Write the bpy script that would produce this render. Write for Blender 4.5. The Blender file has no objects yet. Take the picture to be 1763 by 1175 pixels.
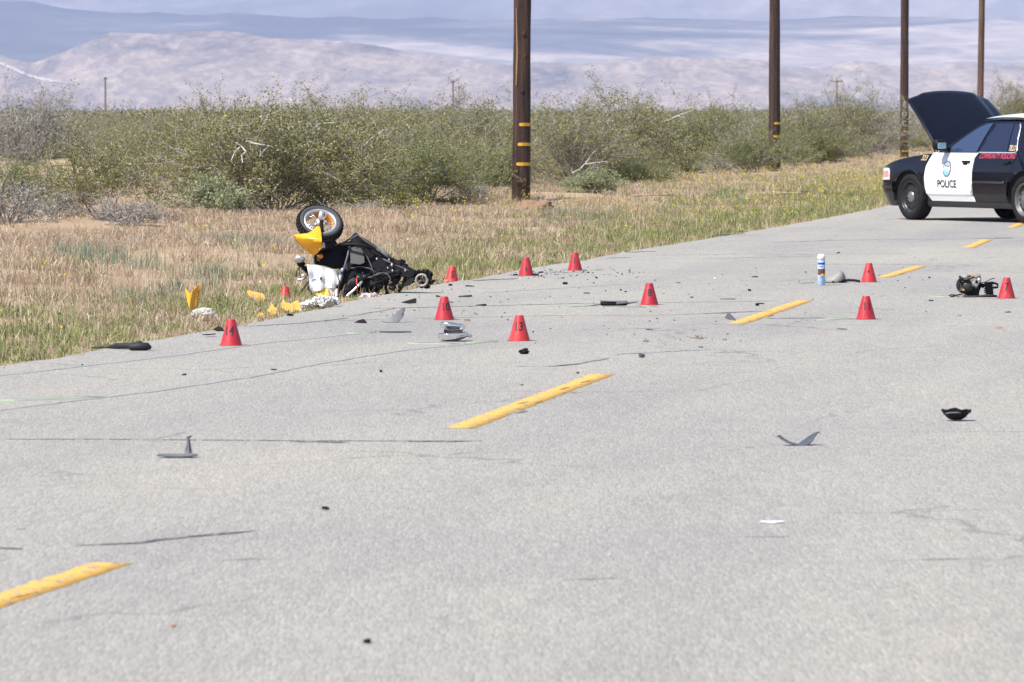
import bpy, bmesh, math, random
import numpy as np
from mathutils import Vector, Matrix, noise

SC = bpy.context.scene
COL = SC.collection
R = math.radians

# ------------------------------------------------------------------ camera, sky, sun, exposure
PW, PH, FPX, HOR, EYE = 1763.0, 1175.0, 9000.0, 190.0, 1.6
TILT = math.atan((PH / 2 - HOR) / FPX)
cam_data = bpy.data.cameras.new('camera')
cam = bpy.data.objects.new('camera', cam_data)
COL.objects.link(cam)
cam.location = (0, 0, EYE)
cam.rotation_euler = (math.pi / 2 - TILT, 0, 0)
cam_data.sensor_width = 36.0
cam_data.lens = 36.0 * FPX / PW
cam_data.clip_start = 0.5
cam_data.clip_end = 120000.0
cam_data.dof.use_dof = True
cam_data.dof.focus_distance = 47.0
cam_data.dof.aperture_fstop = 12.0
SC.camera = cam

SUN_EL, SUN_AZ = 52.0, 230.0           # azimuth clockwise from +Y (the view direction)
world = bpy.data.worlds.new('World')
SC.world = world
world.use_nodes = True
wn = world.node_tree
sky = wn.nodes.new('ShaderNodeTexSky')
sky.sky_type = 'NISHITA'
sky.sun_disc = False
sky.sun_elevation = R(SUN_EL)
sky.sun_rotation = R(SUN_AZ)
sky.altitude = 700
sky.air_density = 1.0
sky.dust_density = 0.8
wn.links.new(sky.outputs[0], wn.nodes['Background'].inputs['Color'])
wn.nodes['Background'].inputs['Strength'].default_value = 0.085

sl = bpy.data.lights.new('sun', 'SUN')
sl.energy = 4.6
sl.angle = R(0.53)
sl.color = (1.0, 0.955, 0.89)
sun = bpy.data.objects.new('sun', sl)
COL.objects.link(sun)
sdir = Vector((math.sin(R(SUN_AZ)) * math.cos(R(SUN_EL)), math.cos(R(SUN_AZ)) * math.cos(R(SUN_EL)), math.sin(R(SUN_EL))))
sun.rotation_euler = sdir.to_track_quat('Z', 'Y').to_euler()
sun.location = (-20, -10, 60)

SC.view_settings.view_transform = 'Standard'
SC.view_settings.look = 'None'
SC.view_settings.exposure = 1.0
SC.view_settings.gamma = 1.0
SC.view_settings.use_curve_mapping = False
SC.render.engine = 'CYCLES'
SC.cycles.use_denoising = True
SC.cycles.max_bounces = 6
SC.cycles.transparent_max_bounces = 12
SC.cycles.volume_bounces = 0

_ct, _st = math.cos(TILT), math.sin(TILT)


def ray(px, py):
    a, b = (px - PW / 2) / FPX, (PH / 2 - py) / FPX
    return Vector((a, _ct + b * _st, b * _ct - _st))


def G(px, py, z=0.0):
    """the ground point seen at photo pixel (px, py)"""
    d = ray(px, py)
    t = (z - EYE) / d.z
    return Vector((d.x * t, d.y * t, z))


def scale_at(py):
    """photo pixels per metre for something standing at ground row py"""
    return (py - HOR) / EYE


# ------------------------------------------------------------------ helpers
def link(name, mesh, parent=None, loc=None, rot=None):
    o = bpy.data.objects.new(name, mesh)
    COL.objects.link(o)
    if parent is not None:
        o.parent = parent
    if loc is not None:
        o.location = loc
    if rot is not None:
        o.rotation_euler = rot
    return o


def tag(o, label=None, cat=None, group=None, kind=None):
    if label: o['label'] = label
    if cat: o['category'] = cat
    if group: o['group'] = group
    if kind: o['kind'] = kind
    return o


def thing(name, label, cat, loc=(0, 0, 0), rz=0.0, group=None):
    o = bpy.data.objects.new(name, None)
    o.empty_display_size = 0.2
    COL.objects.link(o)
    o.location = loc
    o.rotation_euler = (0, 0, rz)
    return tag(o, label, cat, group)


def copy_tree(o, parent=None):
    c = o.copy()
    COL.objects.link(c)
    if parent is not None:
        c.parent = parent
    for ch in o.children:
        copy_tree(ch, c)
    return c


def bm_obj(name, bm, mat, parent=None, smooth=False, loc=None, rot=None):
    me = bpy.data.meshes.new(name)
    bm.normal_update()
    bm.to_mesh(me)
    bm.free()
    for m in (mat if isinstance(mat, (list, tuple)) else [mat]):
        me.materials.append(m)
    if smooth:
        me.polygons.foreach_set('use_smooth', [True] * len(me.polygons))
    return link(name, me, parent, loc, rot)


def bm_pieces(name, bm, mat, parent=None, smooth=False):
    """one object per connected piece"""
    left = set(bm.verts)
    out = []
    while left:
        st = [left.pop()]; isl = set(st)
        while st:
            v = st.pop()
            for e in v.link_edges:
                w = e.other_vert(v)
                if w not in isl:
                    isl.add(w); left.discard(w); st.append(w)
        nb = bmesh.new(); mp = {v: nb.verts.new(v.co) for v in isl}
        for f in {f for v in isl for f in v.link_faces}:
            nb.faces.new([mp[v] for v in f.verts])
        bmesh.ops.recalc_face_normals(nb, faces=nb.faces[:])
        out.append(bm_obj(name, nb, mat, parent, smooth))
    bm.free()
    return out


def fast_mesh(name, verts, faces, mat, smooth=False, matidx=None):
    verts = np.asarray(verts, np.float32)
    faces = np.asarray(faces, np.int32)
    k = faces.shape[1]
    me = bpy.data.meshes.new(name)
    me.vertices.add(len(verts))
    me.vertices.foreach_set('co', verts.ravel())
    me.loops.add(faces.size)
    me.loops.foreach_set('vertex_index', faces.ravel())
    me.polygons.add(len(faces))
    me.polygons.foreach_set('loop_start', np.arange(0, faces.size, k, dtype=np.int32))
    me.polygons.foreach_set('loop_total', np.full(len(faces), k, np.int32))
    if smooth:
        me.polygons.foreach_set('use_smooth', np.ones(len(faces), bool))
    for m in (mat if isinstance(mat, (list, tuple)) else [mat]):
        me.materials.append(m)
    if matidx is not None:
        me.polygons.foreach_set('material_index', np.asarray(matidx, np.int32))
    me.update(calc_edges=True)
    return me


def box(bm, cx, cy, cz, sx, sy, sz, rot=None, bev=0.0):
    m = Matrix.Translation((cx, cy, cz))
    if rot is not None:
        m = m @ rot.to_4x4()
    r = bmesh.ops.create_cube(bm, size=1.0, matrix=m @ Matrix.Diagonal((sx, sy, sz, 1)))
    if bev > 0:
        es = list({e for v in r['verts'] for e in v.link_edges})
        bmesh.ops.bevel(bm, geom=es, offset=bev, segments=2, affect='EDGES', profile=0.7)


def tube(bm, pts, r, n=6, closed_ends=True, r1=None):
    """a tube along points; r may be a list"""
    pts = [Vector(p) for p in pts]
    rs = r if isinstance(r, (list, tuple)) else [r if r1 is None else r + (r1 - r) * i / max(1, len(pts) - 1) for i in range(len(pts))]
    rings = []
    up = Vector((0, 0, 1))
    prev = None
    for i, p in enumerate(pts):
        t = (pts[min(i + 1, len(pts) - 1)] - pts[max(i - 1, 0)]).normalized()
        if prev is None:
            a = t.cross(up) if abs(t.dot(up)) < 0.95 else t.cross(Vector((1, 0, 0)))
        else:
            a = prev - t * prev.dot(t)
        a.normalize()
        b = t.cross(a)
        prev = a
        rings.append([bm.verts.new(p + (a * math.cos(2 * math.pi * k / n) + b * math.sin(2 * math.pi * k / n)) * rs[i]) for k in range(n)])
    for i in range(len(rings) - 1):
        for k in range(n):
            bm.faces.new((rings[i][k], rings[i][(k + 1) % n], rings[i + 1][(k + 1) % n], rings[i + 1][k]))
    if closed_ends:
        bm.faces.new(rings[0][::-1])
        bm.faces.new(rings[-1])


def lathe(bm, prof, n=32, axis='Z', mtx=None, closed=False):
    """prof = [(radius, height)...]"""
    rings = []
    for (r, h) in prof:
        ring = []
        for k in range(n):
            a = 2 * math.pi * k / n
            c, s = r * math.cos(a), r * math.sin(a)
            v = Vector((c, s, h)) if axis == 'Z' else Vector((c, h, s))
            ring.append(bm.verts.new(mtx @ v if mtx is not None else v))
        rings.append(ring)
    nr = len(rings)
    for i in range(nr if closed else nr - 1):
        a, b = rings[i], rings[(i + 1) % nr]
        for k in range(n):
            bm.faces.new((a[k], a[(k + 1) % n], b[(k + 1) % n], b[k]))
    return rings


def blob(bm, c, rx, ry, rz, rough=0.2, seed=0, sub=3, mtx=None, freq=2.0):
    r = bmesh.ops.create_icosphere(bm, subdivisions=sub, radius=1.0)
    off = Vector((seed * 7.13, seed * 3.71, seed * 1.9))
    for v in r['verts']:
        d = v.co.normalized()
        k = 1 + rough * noise.noise(d * freq + off) + rough * 0.6 * noise.noise(d * freq * 2.7 + off)
        q = Vector((d.x * rx * k, d.y * ry * k, d.z * rz * k))
        if mtx is not None:
            q = mtx @ q
        v.co = q + Vector(c)


def poly_bm(pts, cuts_x=(), cuts_z=()):
    """filled polygon in the x/z plane (y = 0), cut by lines x = c and z = c"""
    bm = bmesh.new()
    vs = [bm.verts.new((p[0], 0, p[1])) for p in pts]
    f = bm.faces.new(vs)
    bmesh.ops.triangulate(bm, faces=[f])
    for c in cuts_x:
        bmesh.ops.bisect_plane(bm, geom=bm.verts[:] + bm.edges[:] + bm.faces[:], plane_co=(c, 0, 0), plane_no=(1, 0, 0))
    for c in cuts_z:
        bmesh.ops.bisect_plane(bm, geom=bm.verts[:] + bm.edges[:] + bm.faces[:], plane_co=(0, 0, c), plane_no=(0, 0, 1))
    bmesh.ops.remove_doubles(bm, verts=bm.verts[:], dist=1e-5)
    return bm


def frange(a, b, s):
    return [a + s * i for i in range(int(math.ceil((b - a) / s)) + 1)]


def thicken(bm, t):
    """give an open sheet thickness t along its vertex normals"""
    bmesh.ops.dissolve_degenerate(bm, dist=1e-5, edges=bm.edges[:])
    bmesh.ops.remove_doubles(bm, verts=bm.verts[:], dist=1e-5)
    bm.normal_update()
    vs = bm.verts[:]; fs = bm.faces[:]
    bnd = [e for e in bm.edges if len(e.link_faces) == 1]
    dup = {v: bm.verts.new(v.co - v.normal * t) for v in vs}
    for f in fs:
        try: bm.faces.new([dup[v] for v in reversed(f.verts)])
        except ValueError: pass
    for e in bnd:
        l = e.link_loops[0]
        a, b = l.vert, l.link_loop_next.vert
        try: bm.faces.new((b, a, dup[a], dup[b]))
        except ValueError: pass


def shell(pts, yf, thick=0.004, step=0.05):
    """a curved sheet: outline in x/z, depth from yf(x, z), with thickness"""
    xs = [p[0] for p in pts]; zs = [p[1] for p in pts]
    bm = poly_bm(pts, frange(min(xs), max(xs), step)[1:-1], frange(min(zs), max(zs), step)[1:-1])
    for v in bm.verts:
        v.co.y = yf(v.co.x, v.co.z)
    bmesh.ops.recalc_face_normals(bm, faces=bm.faces[:])
    if thick:
        thicken(bm, thick)
    return bm


def text_bm(body, size, shear=0.0, bold=0.0, align='CENTER'):
    cu = bpy.data.curves.new('lettering', 'FONT')
    cu.body = body
    cu.size = size
    cu.align_x = align
    cu.align_y = 'CENTER'
    cu.shear = shear
    cu.offset = bold
    cu.resolution_u = 3
    o = bpy.data.objects.new('lettering', cu)
    COL.objects.link(o)
    dg = bpy.context.evaluated_depsgraph_get()
    dg.update()
    me = bpy.data.meshes.new_from_object(o.evaluated_get(dg))
    bpy.data.objects.remove(o)
    bpy.data.curves.remove(cu)
    bm = bmesh.new()
    bm.from_mesh(me)
    bpy.data.meshes.remove(me)
    return bm          # in the x/y plane


def interp(tab, x):
    return float(np.interp(x, [t[0] for t in tab], [t[1] for t in tab]))


# ------------------------------------------------------------------ materials
def mat(name, col, rough=0.6, metal=0.0, spec=0.5, coat=0.0, noise_amt=0.0, noise_scale=8.0, bump=0.0, bump_scale=40.0, emis=None):
    m = bpy.data.materials.new(name)
    m.use_nodes = True
    nt = m.node_tree
    p = nt.nodes['Principled BSDF']
    p.inputs['Base Color'].default_value = (*col, 1)
    p.inputs['Roughness'].default_value = rough
    p.inputs['Metallic'].default_value = metal
    p.inputs['Specular IOR Level'].default_value = spec
    p.inputs['Coat Weight'].default_value = coat
    p.inputs['Coat Roughness'].default_value = 0.05
    tc = None
    if noise_amt or bump:
        tc = nt.nodes.new('ShaderNodeTexCoord')
    if noise_amt:
        n = nt.nodes.new('ShaderNodeTexNoise')
        n.inputs['Scale'].default_value = noise_scale
        n.inputs['Detail'].default_value = 6
        nt.links.new(tc.outputs['Object'], n.inputs['Vector'])
        mx = nt.nodes.new('ShaderNodeMix'); mx.data_type = 'RGBA'
        mx.inputs[6].default_value = (*[c * (1 - noise_amt) for c in col], 1)
        mx.inputs[7].default_value = (*[min(1, c * (1 + noise_amt)) for c in col], 1)
        nt.links.new(n.outputs['Fac'], mx.inputs[0])
        nt.links.new(mx.outputs[2], p.inputs['Base Color'])
        rr = nt.nodes.new('ShaderNodeMapRange')
        rr.inputs['To Min'].default_value = max(0.02, rough - 0.12); rr.inputs['To Max'].default_value = min(1, rough + 0.12)
        nt.links.new(n.outputs['Fac'], rr.inputs['Value'])
        nt.links.new(rr.outputs[0], p.inputs['Roughness'])
    if bump:
        n2 = nt.nodes.new('ShaderNodeTexNoise')
        n2.inputs['Scale'].default_value = bump_scale
        n2.inputs['Detail'].default_value = 4
        nt.links.new(tc.outputs['Object'], n2.inputs['Vector'])
        b = nt.nodes.new('ShaderNodeBump')
        b.inputs['Strength'].default_value = bump
        b.inputs['Distance'].default_value = 0.02
        nt.links.new(n2.outputs['Fac'], b.inputs['Height'])
        nt.links.new(b.outputs[0], p.inputs['Normal'])
    return m


def ramp(nt, fac, stops):
    r = nt.nodes.new('ShaderNodeValToRGB')
    el = r.color_ramp.elements
    while len(el) < len(stops):
        el.new(0.5)
    for e, (pos, c) in zip(el, stops):
        e.position = pos
        e.color = (*c, 1) if len(c) == 3 else c
    nt.links.new(fac, r.inputs['Fac'])
    return r.outputs['Color']


def island_mat(name, stops, rough=0.6, transl=0.25, spec=0.3):
    """leaf / blade material: every blade takes its own colour from a ramp"""
    m = bpy.data.materials.new(name)
    m.use_nodes = True
    nt = m.node_tree
    p = nt.nodes['Principled BSDF']
    g = nt.nodes.new('ShaderNodeNewGeometry')
    c = ramp(nt, g.outputs['Random Per Island'], stops)
    nt.links.new(c, p.inputs['Base Color'])
    p.inputs['Roughness'].default_value = rough
    p.inputs['Specular IOR Level'].default_value = spec
    if transl:
        t = nt.nodes.new('ShaderNodeBsdfTranslucent')
        nt.links.new(c, t.inputs['Color'])
        mx = nt.nodes.new('ShaderNodeMixShader')
        mx.inputs[0].default_value = transl
        nt.links.new(p.outputs[0], mx.inputs[1])
        nt.links.new(t.outputs[0], mx.inputs[2])
        nt.links.new(mx.outputs[0], nt.nodes['Material Output'].inputs['Surface'])
    return m


def mth(nt, op, a, b=None):
    n = nt.nodes.new('ShaderNodeMath'); n.operation = op
    for i, v in enumerate((a, b)):
        if v is None: continue
        if isinstance(v, (int, float)): n.inputs[i].default_value = v
        else: nt.links.new(v, n.inputs[i])
    return n.outputs[0]


def mixc(nt, fac, a, b, blend='MIX'):
    mx = nt.nodes.new('ShaderNodeMix'); mx.data_type = 'RGBA'; mx.blend_type = blend
    if isinstance(fac, (int, float)): mx.inputs[0].default_value = fac
    else: nt.links.new(fac, mx.inputs[0])
    for i, v in ((6, a), (7, b)):
        if isinstance(v, tuple): mx.inputs[i].default_value = (*v, 1)
        else: nt.links.new(v, mx.inputs[i])
    return mx.outputs[2]


def ntex(nt, vec, scale, detail=4, rough=0.5, mapping=None, dist=0.0):
    n = nt.nodes.new('ShaderNodeTexNoise')
    n.inputs['Scale'].default_value = scale
    n.inputs['Detail'].default_value = detail
    n.inputs['Roughness'].default_value = rough
    n.inputs['Distortion'].default_value = dist
    if mapping is not None:
        mp = nt.nodes.new('ShaderNodeMapping')
        mp.inputs['Scale'].default_value = mapping
        nt.links.new(vec, mp.inputs['Vector'])
        vec = mp.outputs[0]
    nt.links.new(vec, n.inputs['Vector'])
    return n.outputs['Fac']


M = {}
ROAD_ANG = math.atan(0.160)            # the road runs this far to the right of the view direction


def road_material(name):
    m = bpy.data.materials.new(name); m.use_nodes = True
    nt = m.node_tree; p = nt.nodes['Principled BSDF']
    tc = nt.nodes.new('ShaderNodeTexCoord')
    rot = nt.nodes.new('ShaderNodeMapping'); rot.inputs['Rotation'].default_value = (0, 0, ROAD_ANG)
    st = nt.nodes.new('ShaderNodeMapping'); st.inputs['Scale'].default_value = (1, 0.13, 1)
    nt.links.new(tc.outputs['Object'], rot.inputs['Vector'])
    V = rot.outputs[0]
    nt.links.new(tc.outputs['Object'], st.inputs['Vector'])
    # stones of the chip seal
    vor = nt.nodes.new('ShaderNodeTexVoronoi'); vor.inputs['Scale'].default_value = 95
    nt.links.new(st.outputs[0], vor.inputs['Vector'])
    sep = nt.nodes.new('ShaderNodeSeparateColor'); nt.links.new(vor.outputs['Color'], sep.inputs[0])
    c = ramp(nt, sep.outputs[0], [(0.0, (0.253, 0.242, 0.223)), (0.35, (0.285, 0.272, 0.249)), (0.75, (0.306, 0.291, 0.264)), (1.0, (0.344, 0.326, 0.294))])
    # clumps at hand size and lane-long wear
    f1 = ntex(nt, st.outputs[0], 11.0, 6, 0.65)
    c = mixc(nt, 1.0, c, ramp(nt, f1, [(0.25, (0.92, 0.92, 0.93)), (0.5, (0.99, 0.99, 0.99)), (0.75, (1.055, 1.05, 1.045))]), 'MULTIPLY')
    f2 = ntex(nt, V, 0.9, 5, 0.55, (1.0, 0.16, 1.0))
    c = mixc(nt, 1.0, c, ramp(nt, f2, [(0.3, (0.86, 0.87, 0.895)), (0.52, (0.985, 0.985, 0.985)), (0.72, (1.06, 1.045, 1.02))]), 'MULTIPLY')
    f3 = ntex(nt, V, 0.12, 4, 0.55)
    c = mixc(nt, 1.0, c, ramp(nt, f3, [(0.3, (0.90, 0.905, 0.935)), (0.7, (1.05, 1.04, 1.01))]), 'MULTIPLY')
    # hairline cracks
    v2 = nt.nodes.new('ShaderNodeTexVoronoi'); v2.feature = 'DISTANCE_TO_EDGE'; v2.inputs['Scale'].default_value = 0.62
    wv = nt.nodes.new('ShaderNodeTexNoise'); wv.inputs['Scale'].default_value = 2.2; wv.inputs['Detail'].default_value = 6
    nt.links.new(V, wv.inputs['Vector'])
    vm = nt.nodes.new('ShaderNodeMix'); vm.data_type = 'RGBA'; vm.inputs[0].default_value = 0.35
    nt.links.new(V, vm.inputs[6]); nt.links.new(wv.outputs['Color'], vm.inputs[7])
    nt.links.new(vm.outputs[2], v2.inputs['Vector'])
    ck = nt.nodes.new('ShaderNodeMapRange'); ck.inputs['From Max'].default_value = 0.012
    ck.inputs['To Min'].default_value = 1.0; ck.inputs['To Max'].default_value = 0.0
    nt.links.new(v2.outputs['Distance'], ck.inputs['Value'])
    gate = nt.nodes.new('ShaderNodeMapRange'); gate.inputs['From Min'].default_value = 0.50; gate.inputs['From Max'].default_value = 0.60
    nt.links.new(ntex(nt, V, 0.35, 3), gate.inputs['Value'])
    cf = mth(nt, 'MULTIPLY', mth(nt, 'MULTIPLY', ck.outputs[0], gate.outputs[0]), 0.45)
    c = mixc(nt, cf, c, (0.07, 0.068, 0.07))
    nt.links.new(c, p.inputs['Base Color'])
    p.inputs['Roughness'].default_value = 0.92
    p.inputs['Specular IOR Level'].default_value = 0.2
    b = nt.nodes.new('ShaderNodeBump'); b.inputs['Strength'].default_value = 0.5; b.inputs['Distance'].default_value = 0.006
    nt.links.new(vor.outputs['Distance'], b.inputs['Height'])
    b.invert = True
    nt.links.new(b.outputs[0], p.inputs['Normal'])
    return m


def ground_material():
    m = bpy.data.materials.new('desert_sand'); m.use_nodes = True
    nt = m.node_tree; p = nt.nodes['Principled BSDF']
    tc = nt.nodes.new('ShaderNodeTexCoord'); V = tc.outputs['Object']
    c = ramp(nt, ntex(nt, V, 0.5, 8, 0.65), [(0.25, (0.25, 0.175, 0.115)), (0.5, (0.36, 0.265, 0.175)), (0.75, (0.44, 0.345, 0.24))])
    c = mixc(nt, 1.0, c, ramp(nt, ntex(nt, V, 30, 6, 0.7), [(0.3, (0.70, 0.69, 0.68)), (0.6, (1.05, 1.05, 1.05))]), 'MULTIPLY')
    nt.links.new(c, p.inputs['Base Color'])
    p.inputs['Roughness'].default_value = 0.95
    p.inputs['Specular IOR Level'].default_value = 0.1
    b = nt.nodes.new('ShaderNodeBump'); b.inputs['Strength'].default_value = 0.8; b.inputs['Distance'].default_value = 0.04
    nt.links.new(ntex(nt, V, 12, 8, 0.7), b.inputs['Height'])
    nt.links.new(b.outputs[0], p.inputs['Normal'])
    return m


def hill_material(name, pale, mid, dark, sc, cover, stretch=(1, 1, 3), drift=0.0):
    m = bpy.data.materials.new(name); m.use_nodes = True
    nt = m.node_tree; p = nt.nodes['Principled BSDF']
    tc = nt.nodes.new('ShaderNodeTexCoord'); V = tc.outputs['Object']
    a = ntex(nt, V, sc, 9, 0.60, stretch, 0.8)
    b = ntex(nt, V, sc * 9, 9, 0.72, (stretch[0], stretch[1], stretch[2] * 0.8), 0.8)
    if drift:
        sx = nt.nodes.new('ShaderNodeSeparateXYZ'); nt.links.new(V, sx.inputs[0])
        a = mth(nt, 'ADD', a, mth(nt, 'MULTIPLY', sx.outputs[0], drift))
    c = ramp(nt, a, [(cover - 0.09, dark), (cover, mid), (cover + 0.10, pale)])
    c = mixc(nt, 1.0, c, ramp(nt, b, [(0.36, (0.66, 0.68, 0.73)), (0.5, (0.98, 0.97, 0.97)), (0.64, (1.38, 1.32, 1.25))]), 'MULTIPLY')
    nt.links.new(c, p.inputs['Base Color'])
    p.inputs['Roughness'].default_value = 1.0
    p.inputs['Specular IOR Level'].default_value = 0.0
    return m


def worn_paint(name, col, under, scale=9.0, cover=0.42, streak=(1, 1, 1)):
    m = bpy.data.materials.new(name); m.use_nodes = True
    nt = m.node_tree; p = nt.nodes['Principled BSDF']
    tc = nt.nodes.new('ShaderNodeTexCoord'); V = tc.outputs['Object']
    f = ntex(nt, V, scale, 8, 0.7, streak)
    rr = nt.nodes.new('ShaderNodeMapRange'); rr.inputs['From Min'].default_value = cover - 0.04; rr.inputs['From Max'].default_value = cover + 0.02
    nt.links.new(f, rr.inputs['Value'])
    g = ntex(nt, V, 55, 3, 0.6)
    base = mixc(nt, 1.0, col, ramp(nt, g, [(0.3, (0.82, 0.80, 0.78)), (0.65, (1.08, 1.06, 1.04))]), 'MULTIPLY')
    nt.links.new(mixc(nt, rr.outputs[0], under, base), p.inputs['Base Color'])
    p.inputs['Roughness'].default_value = 0.8
    return m


def wood_material(name, dark, light):
    m = bpy.data.materials.new(name); m.use_nodes = True
    nt = m.node_tree; p = nt.nodes['Principled BSDF']
    tc = nt.nodes.new('ShaderNodeTexCoord'); V = tc.outputs['Object']
    f = ntex(nt, V, 16, 9, 0.72, (1, 1, 0.045))
    g = ntex(nt, V, 3, 5, 0.6, (1, 1, 0.25))
    c = ramp(nt, f, [(0.36, dark), (0.52, tuple(a * 0.7 + b * 0.3 for a, b in zip(dark, light))), (0.70, light)])
    c = mixc(nt, 1.0, c, ramp(nt, g, [(0.3, (0.55, 0.55, 0.55)), (0.65, (1.15, 1.1, 1.05))]), 'MULTIPLY')
    nt.links.new(c, p.inputs['Base Color'])
    p.inputs['Roughness'].default_value = 0.75
    b = nt.nodes.new('ShaderNodeBump'); b.inputs['Strength'].default_value = 1.0; b.inputs['Distance'].default_value = 0.05
    nt.links.new(f, b.inputs['Height']); nt.links.new(b.outputs[0], p.inputs['Normal'])
    return m


M['road'] = road_material('worn_chip_seal')
M['ground'] = ground_material()
M['yellow_line'] = worn_paint('yellow_road_paint', (0.60, 0.345, 0.060), (0.27, 0.225, 0.15), 18.0, 0.455, (1, 0.4, 1))
M['tar'] = worn_paint('tar_crack', (0.055, 0.053, 0.055), (0.20, 0.195, 0.195), 14.0, 0.46)
M['tar_light'] = worn_paint('filled_crack', (0.14, 0.137, 0.138), (0.245, 0.238, 0.23), 10.0, 0.50)
M['chip'] = worn_paint('flaked_tar', (0.10, 0.07, 0.04), (0.42, 0.25, 0.06), 30.0, 0.50)
M['faint'] = worn_paint('faint_crack', (0.215, 0.208, 0.203), (0.262, 0.254, 0.244), 6.0, 0.58)
M['green_spray'] = worn_paint('green_spray_paint', (0.235, 0.36, 0.20), (0.262, 0.256, 0.244), 16.0, 0.53)
M['skid'] = worn_paint('oil_stain', (0.13, 0.127, 0.128), (0.21, 0.205, 0.205), 3.0, 0.5)
M['wood'] = wood_material('creosoted_pole_wood', (0.006, 0.0028, 0.002), (0.125, 0.052, 0.028))
M['wood_pale'] = wood_material('weathered_pole_wood', (0.050, 0.028, 0.016), (0.22, 0.13, 0.075))
M['split'] = mat('split_pale_wood', (0.26, 0.15, 0.08), 0.8, noise_amt=0.4, noise_scale=20)
M['band'] = mat('yellow_marker_band', (0.56, 0.315, 0.012), 0.5, noise_amt=0.12)
M['band_o'] = mat('orange_marker_band', (0.72, 0.20, 0.03), 0.5, noise_amt=0.12)
M['stencil'] = mat('grey_stencil_paint', (0.30, 0.27, 0.27), 0.8, noise_amt=0.3, noise_scale=30)
M['leaf'] = island_mat('creosote_leaf', [(0.0, (0.082, 0.086, 0.030)), (0.4, (0.170, 0.172, 0.052)), (0.75, (0.275, 0.265, 0.090)), (0.97, (0.40, 0.36, 0.19)), (0.992, (0.52, 0.36, 0.02))], 0.45, 0.3, 0.5)
M['leaf_green'] = island_mat('fresh_creosote_leaf', [(0.0, (0.075, 0.094, 0.026)), (0.5, (0.165, 0.190, 0.044)), (0.96, (0.28, 0.28, 0.10)), (0.988, (0.62, 0.46, 0.02)), (1.0, (0.62, 0.46, 0.02))], 0.45, 0.3, 0.5)
M['leaf_sage'] = island_mat('pale_sage_leaf', [(0.0, (0.1680, 0.1890, 0.0910)), (0.5, (0.2800, 0.3010, 0.1610)), (1.0, (0.4340, 0.4340, 0.2660))], 0.6, 0.3, 0.3)
M['leaf_grey'] = island_mat('grey_bursage_leaf', [(0.0, (0.1680, 0.1620, 0.1200)), (0.5, (0.2880, 0.2760, 0.2160)), (1.0, (0.4080, 0.3960, 0.3240))], 0.7, 0.2, 0.2)
M['leaf_far'] = island_mat('far_scrub_leaf', [(0.0, (0.0975, 0.0975, 0.0455)), (0.5, (0.1625, 0.1560, 0.0780)), (1.0, (0.2860, 0.2600, 0.1690))], 0.6, 0.2, 0.3)
M['twig'] = island_mat('grey_twig_bark', [(0.0, (0.1380, 0.1150, 0.1092)), (0.45, (0.2875, 0.2587, 0.2472)), (0.85, (0.4600, 0.4255, 0.4140)), (1.0, (0.58, 0.55, 0.53))], 0.8, 0.0, 0.3)
M['dead_wood'] = mat('bleached_dead_wood', (0.55, 0.52, 0.50), 0.8, noise_amt=0.3, noise_scale=12)
M['dry'] = island_mat('dry_brome_grass', [(0.0, (0.22, 0.145, 0.10)), (0.3, (0.38, 0.275, 0.19)), (0.6, (0.50, 0.385, 0.275)), (0.85, (0.59, 0.485, 0.365)), (1.0, (0.70, 0.62, 0.50))], 0.6, 0.35, 0.3)
M['green'] = island_mat('green_weed_blade', [(0.0, (0.090, 0.120, 0.042)), (0.4, (0.185, 0.230, 0.066)), (0.7, (0.31, 0.33, 0.11)), (1.0, (0.50, 0.46, 0.28))], 0.55, 0.35, 0.3)
M['sage'] = island_mat('pale_sage_blade', [(0.0, (0.15, 0.19, 0.13)), (0.5, (0.24, 0.28, 0.19)), (1.0, (0.34, 0.36, 0.25))], 0.6, 0.3, 0.3)
M['flower'] = island_mat('yellow_mustard_petal', [(0.0, (0.48, 0.40, 0.02)), (1.0, (0.66, 0.58, 0.06))], 0.6, 0.3, 0.2)
M['cone'] = mat('red_cone_plastic', (0.40, 0.017, 0.026), 0.42, noise_amt=0.12, noise_scale=14)
def cone_material():
    m = mat('red_cone_plastic', (0.40, 0.017, 0.026), 0.45)
    nt = m.node_tree; p = nt.nodes['Principled BSDF']
    tc = nt.nodes.new('ShaderNodeTexCoord'); oi = nt.nodes.new('ShaderNodeObjectInfo')
    ad = nt.nodes.new('ShaderNodeVectorMath'); ad.operation = 'ADD'
    nt.links.new(tc.outputs['Object'], ad.inputs[0]); nt.links.new(oi.outputs['Random'], ad.inputs[1])
    base = ramp(nt, oi.outputs['Random'], [(0.0, (0.35, 0.013, 0.024)), (0.5, (0.42, 0.018, 0.028)), (1.0, (0.48, 0.030, 0.032))])
    f = ntex(nt, ad.outputs[0], 26, 7, 0.7, (1, 1, 0.4))
    rr = nt.nodes.new('ShaderNodeMapRange'); rr.inputs['From Min'].default_value = 0.52; rr.inputs['From Max'].default_value = 0.70; rr.inputs['To Max'].default_value = 0.55
    nt.links.new(f, rr.inputs['Value'])
    c = mixc(nt, rr.outputs[0], base, (0.30, 0.13, 0.11))
    nt.links.new(c, p.inputs['Base Color'])
    return m


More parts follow.
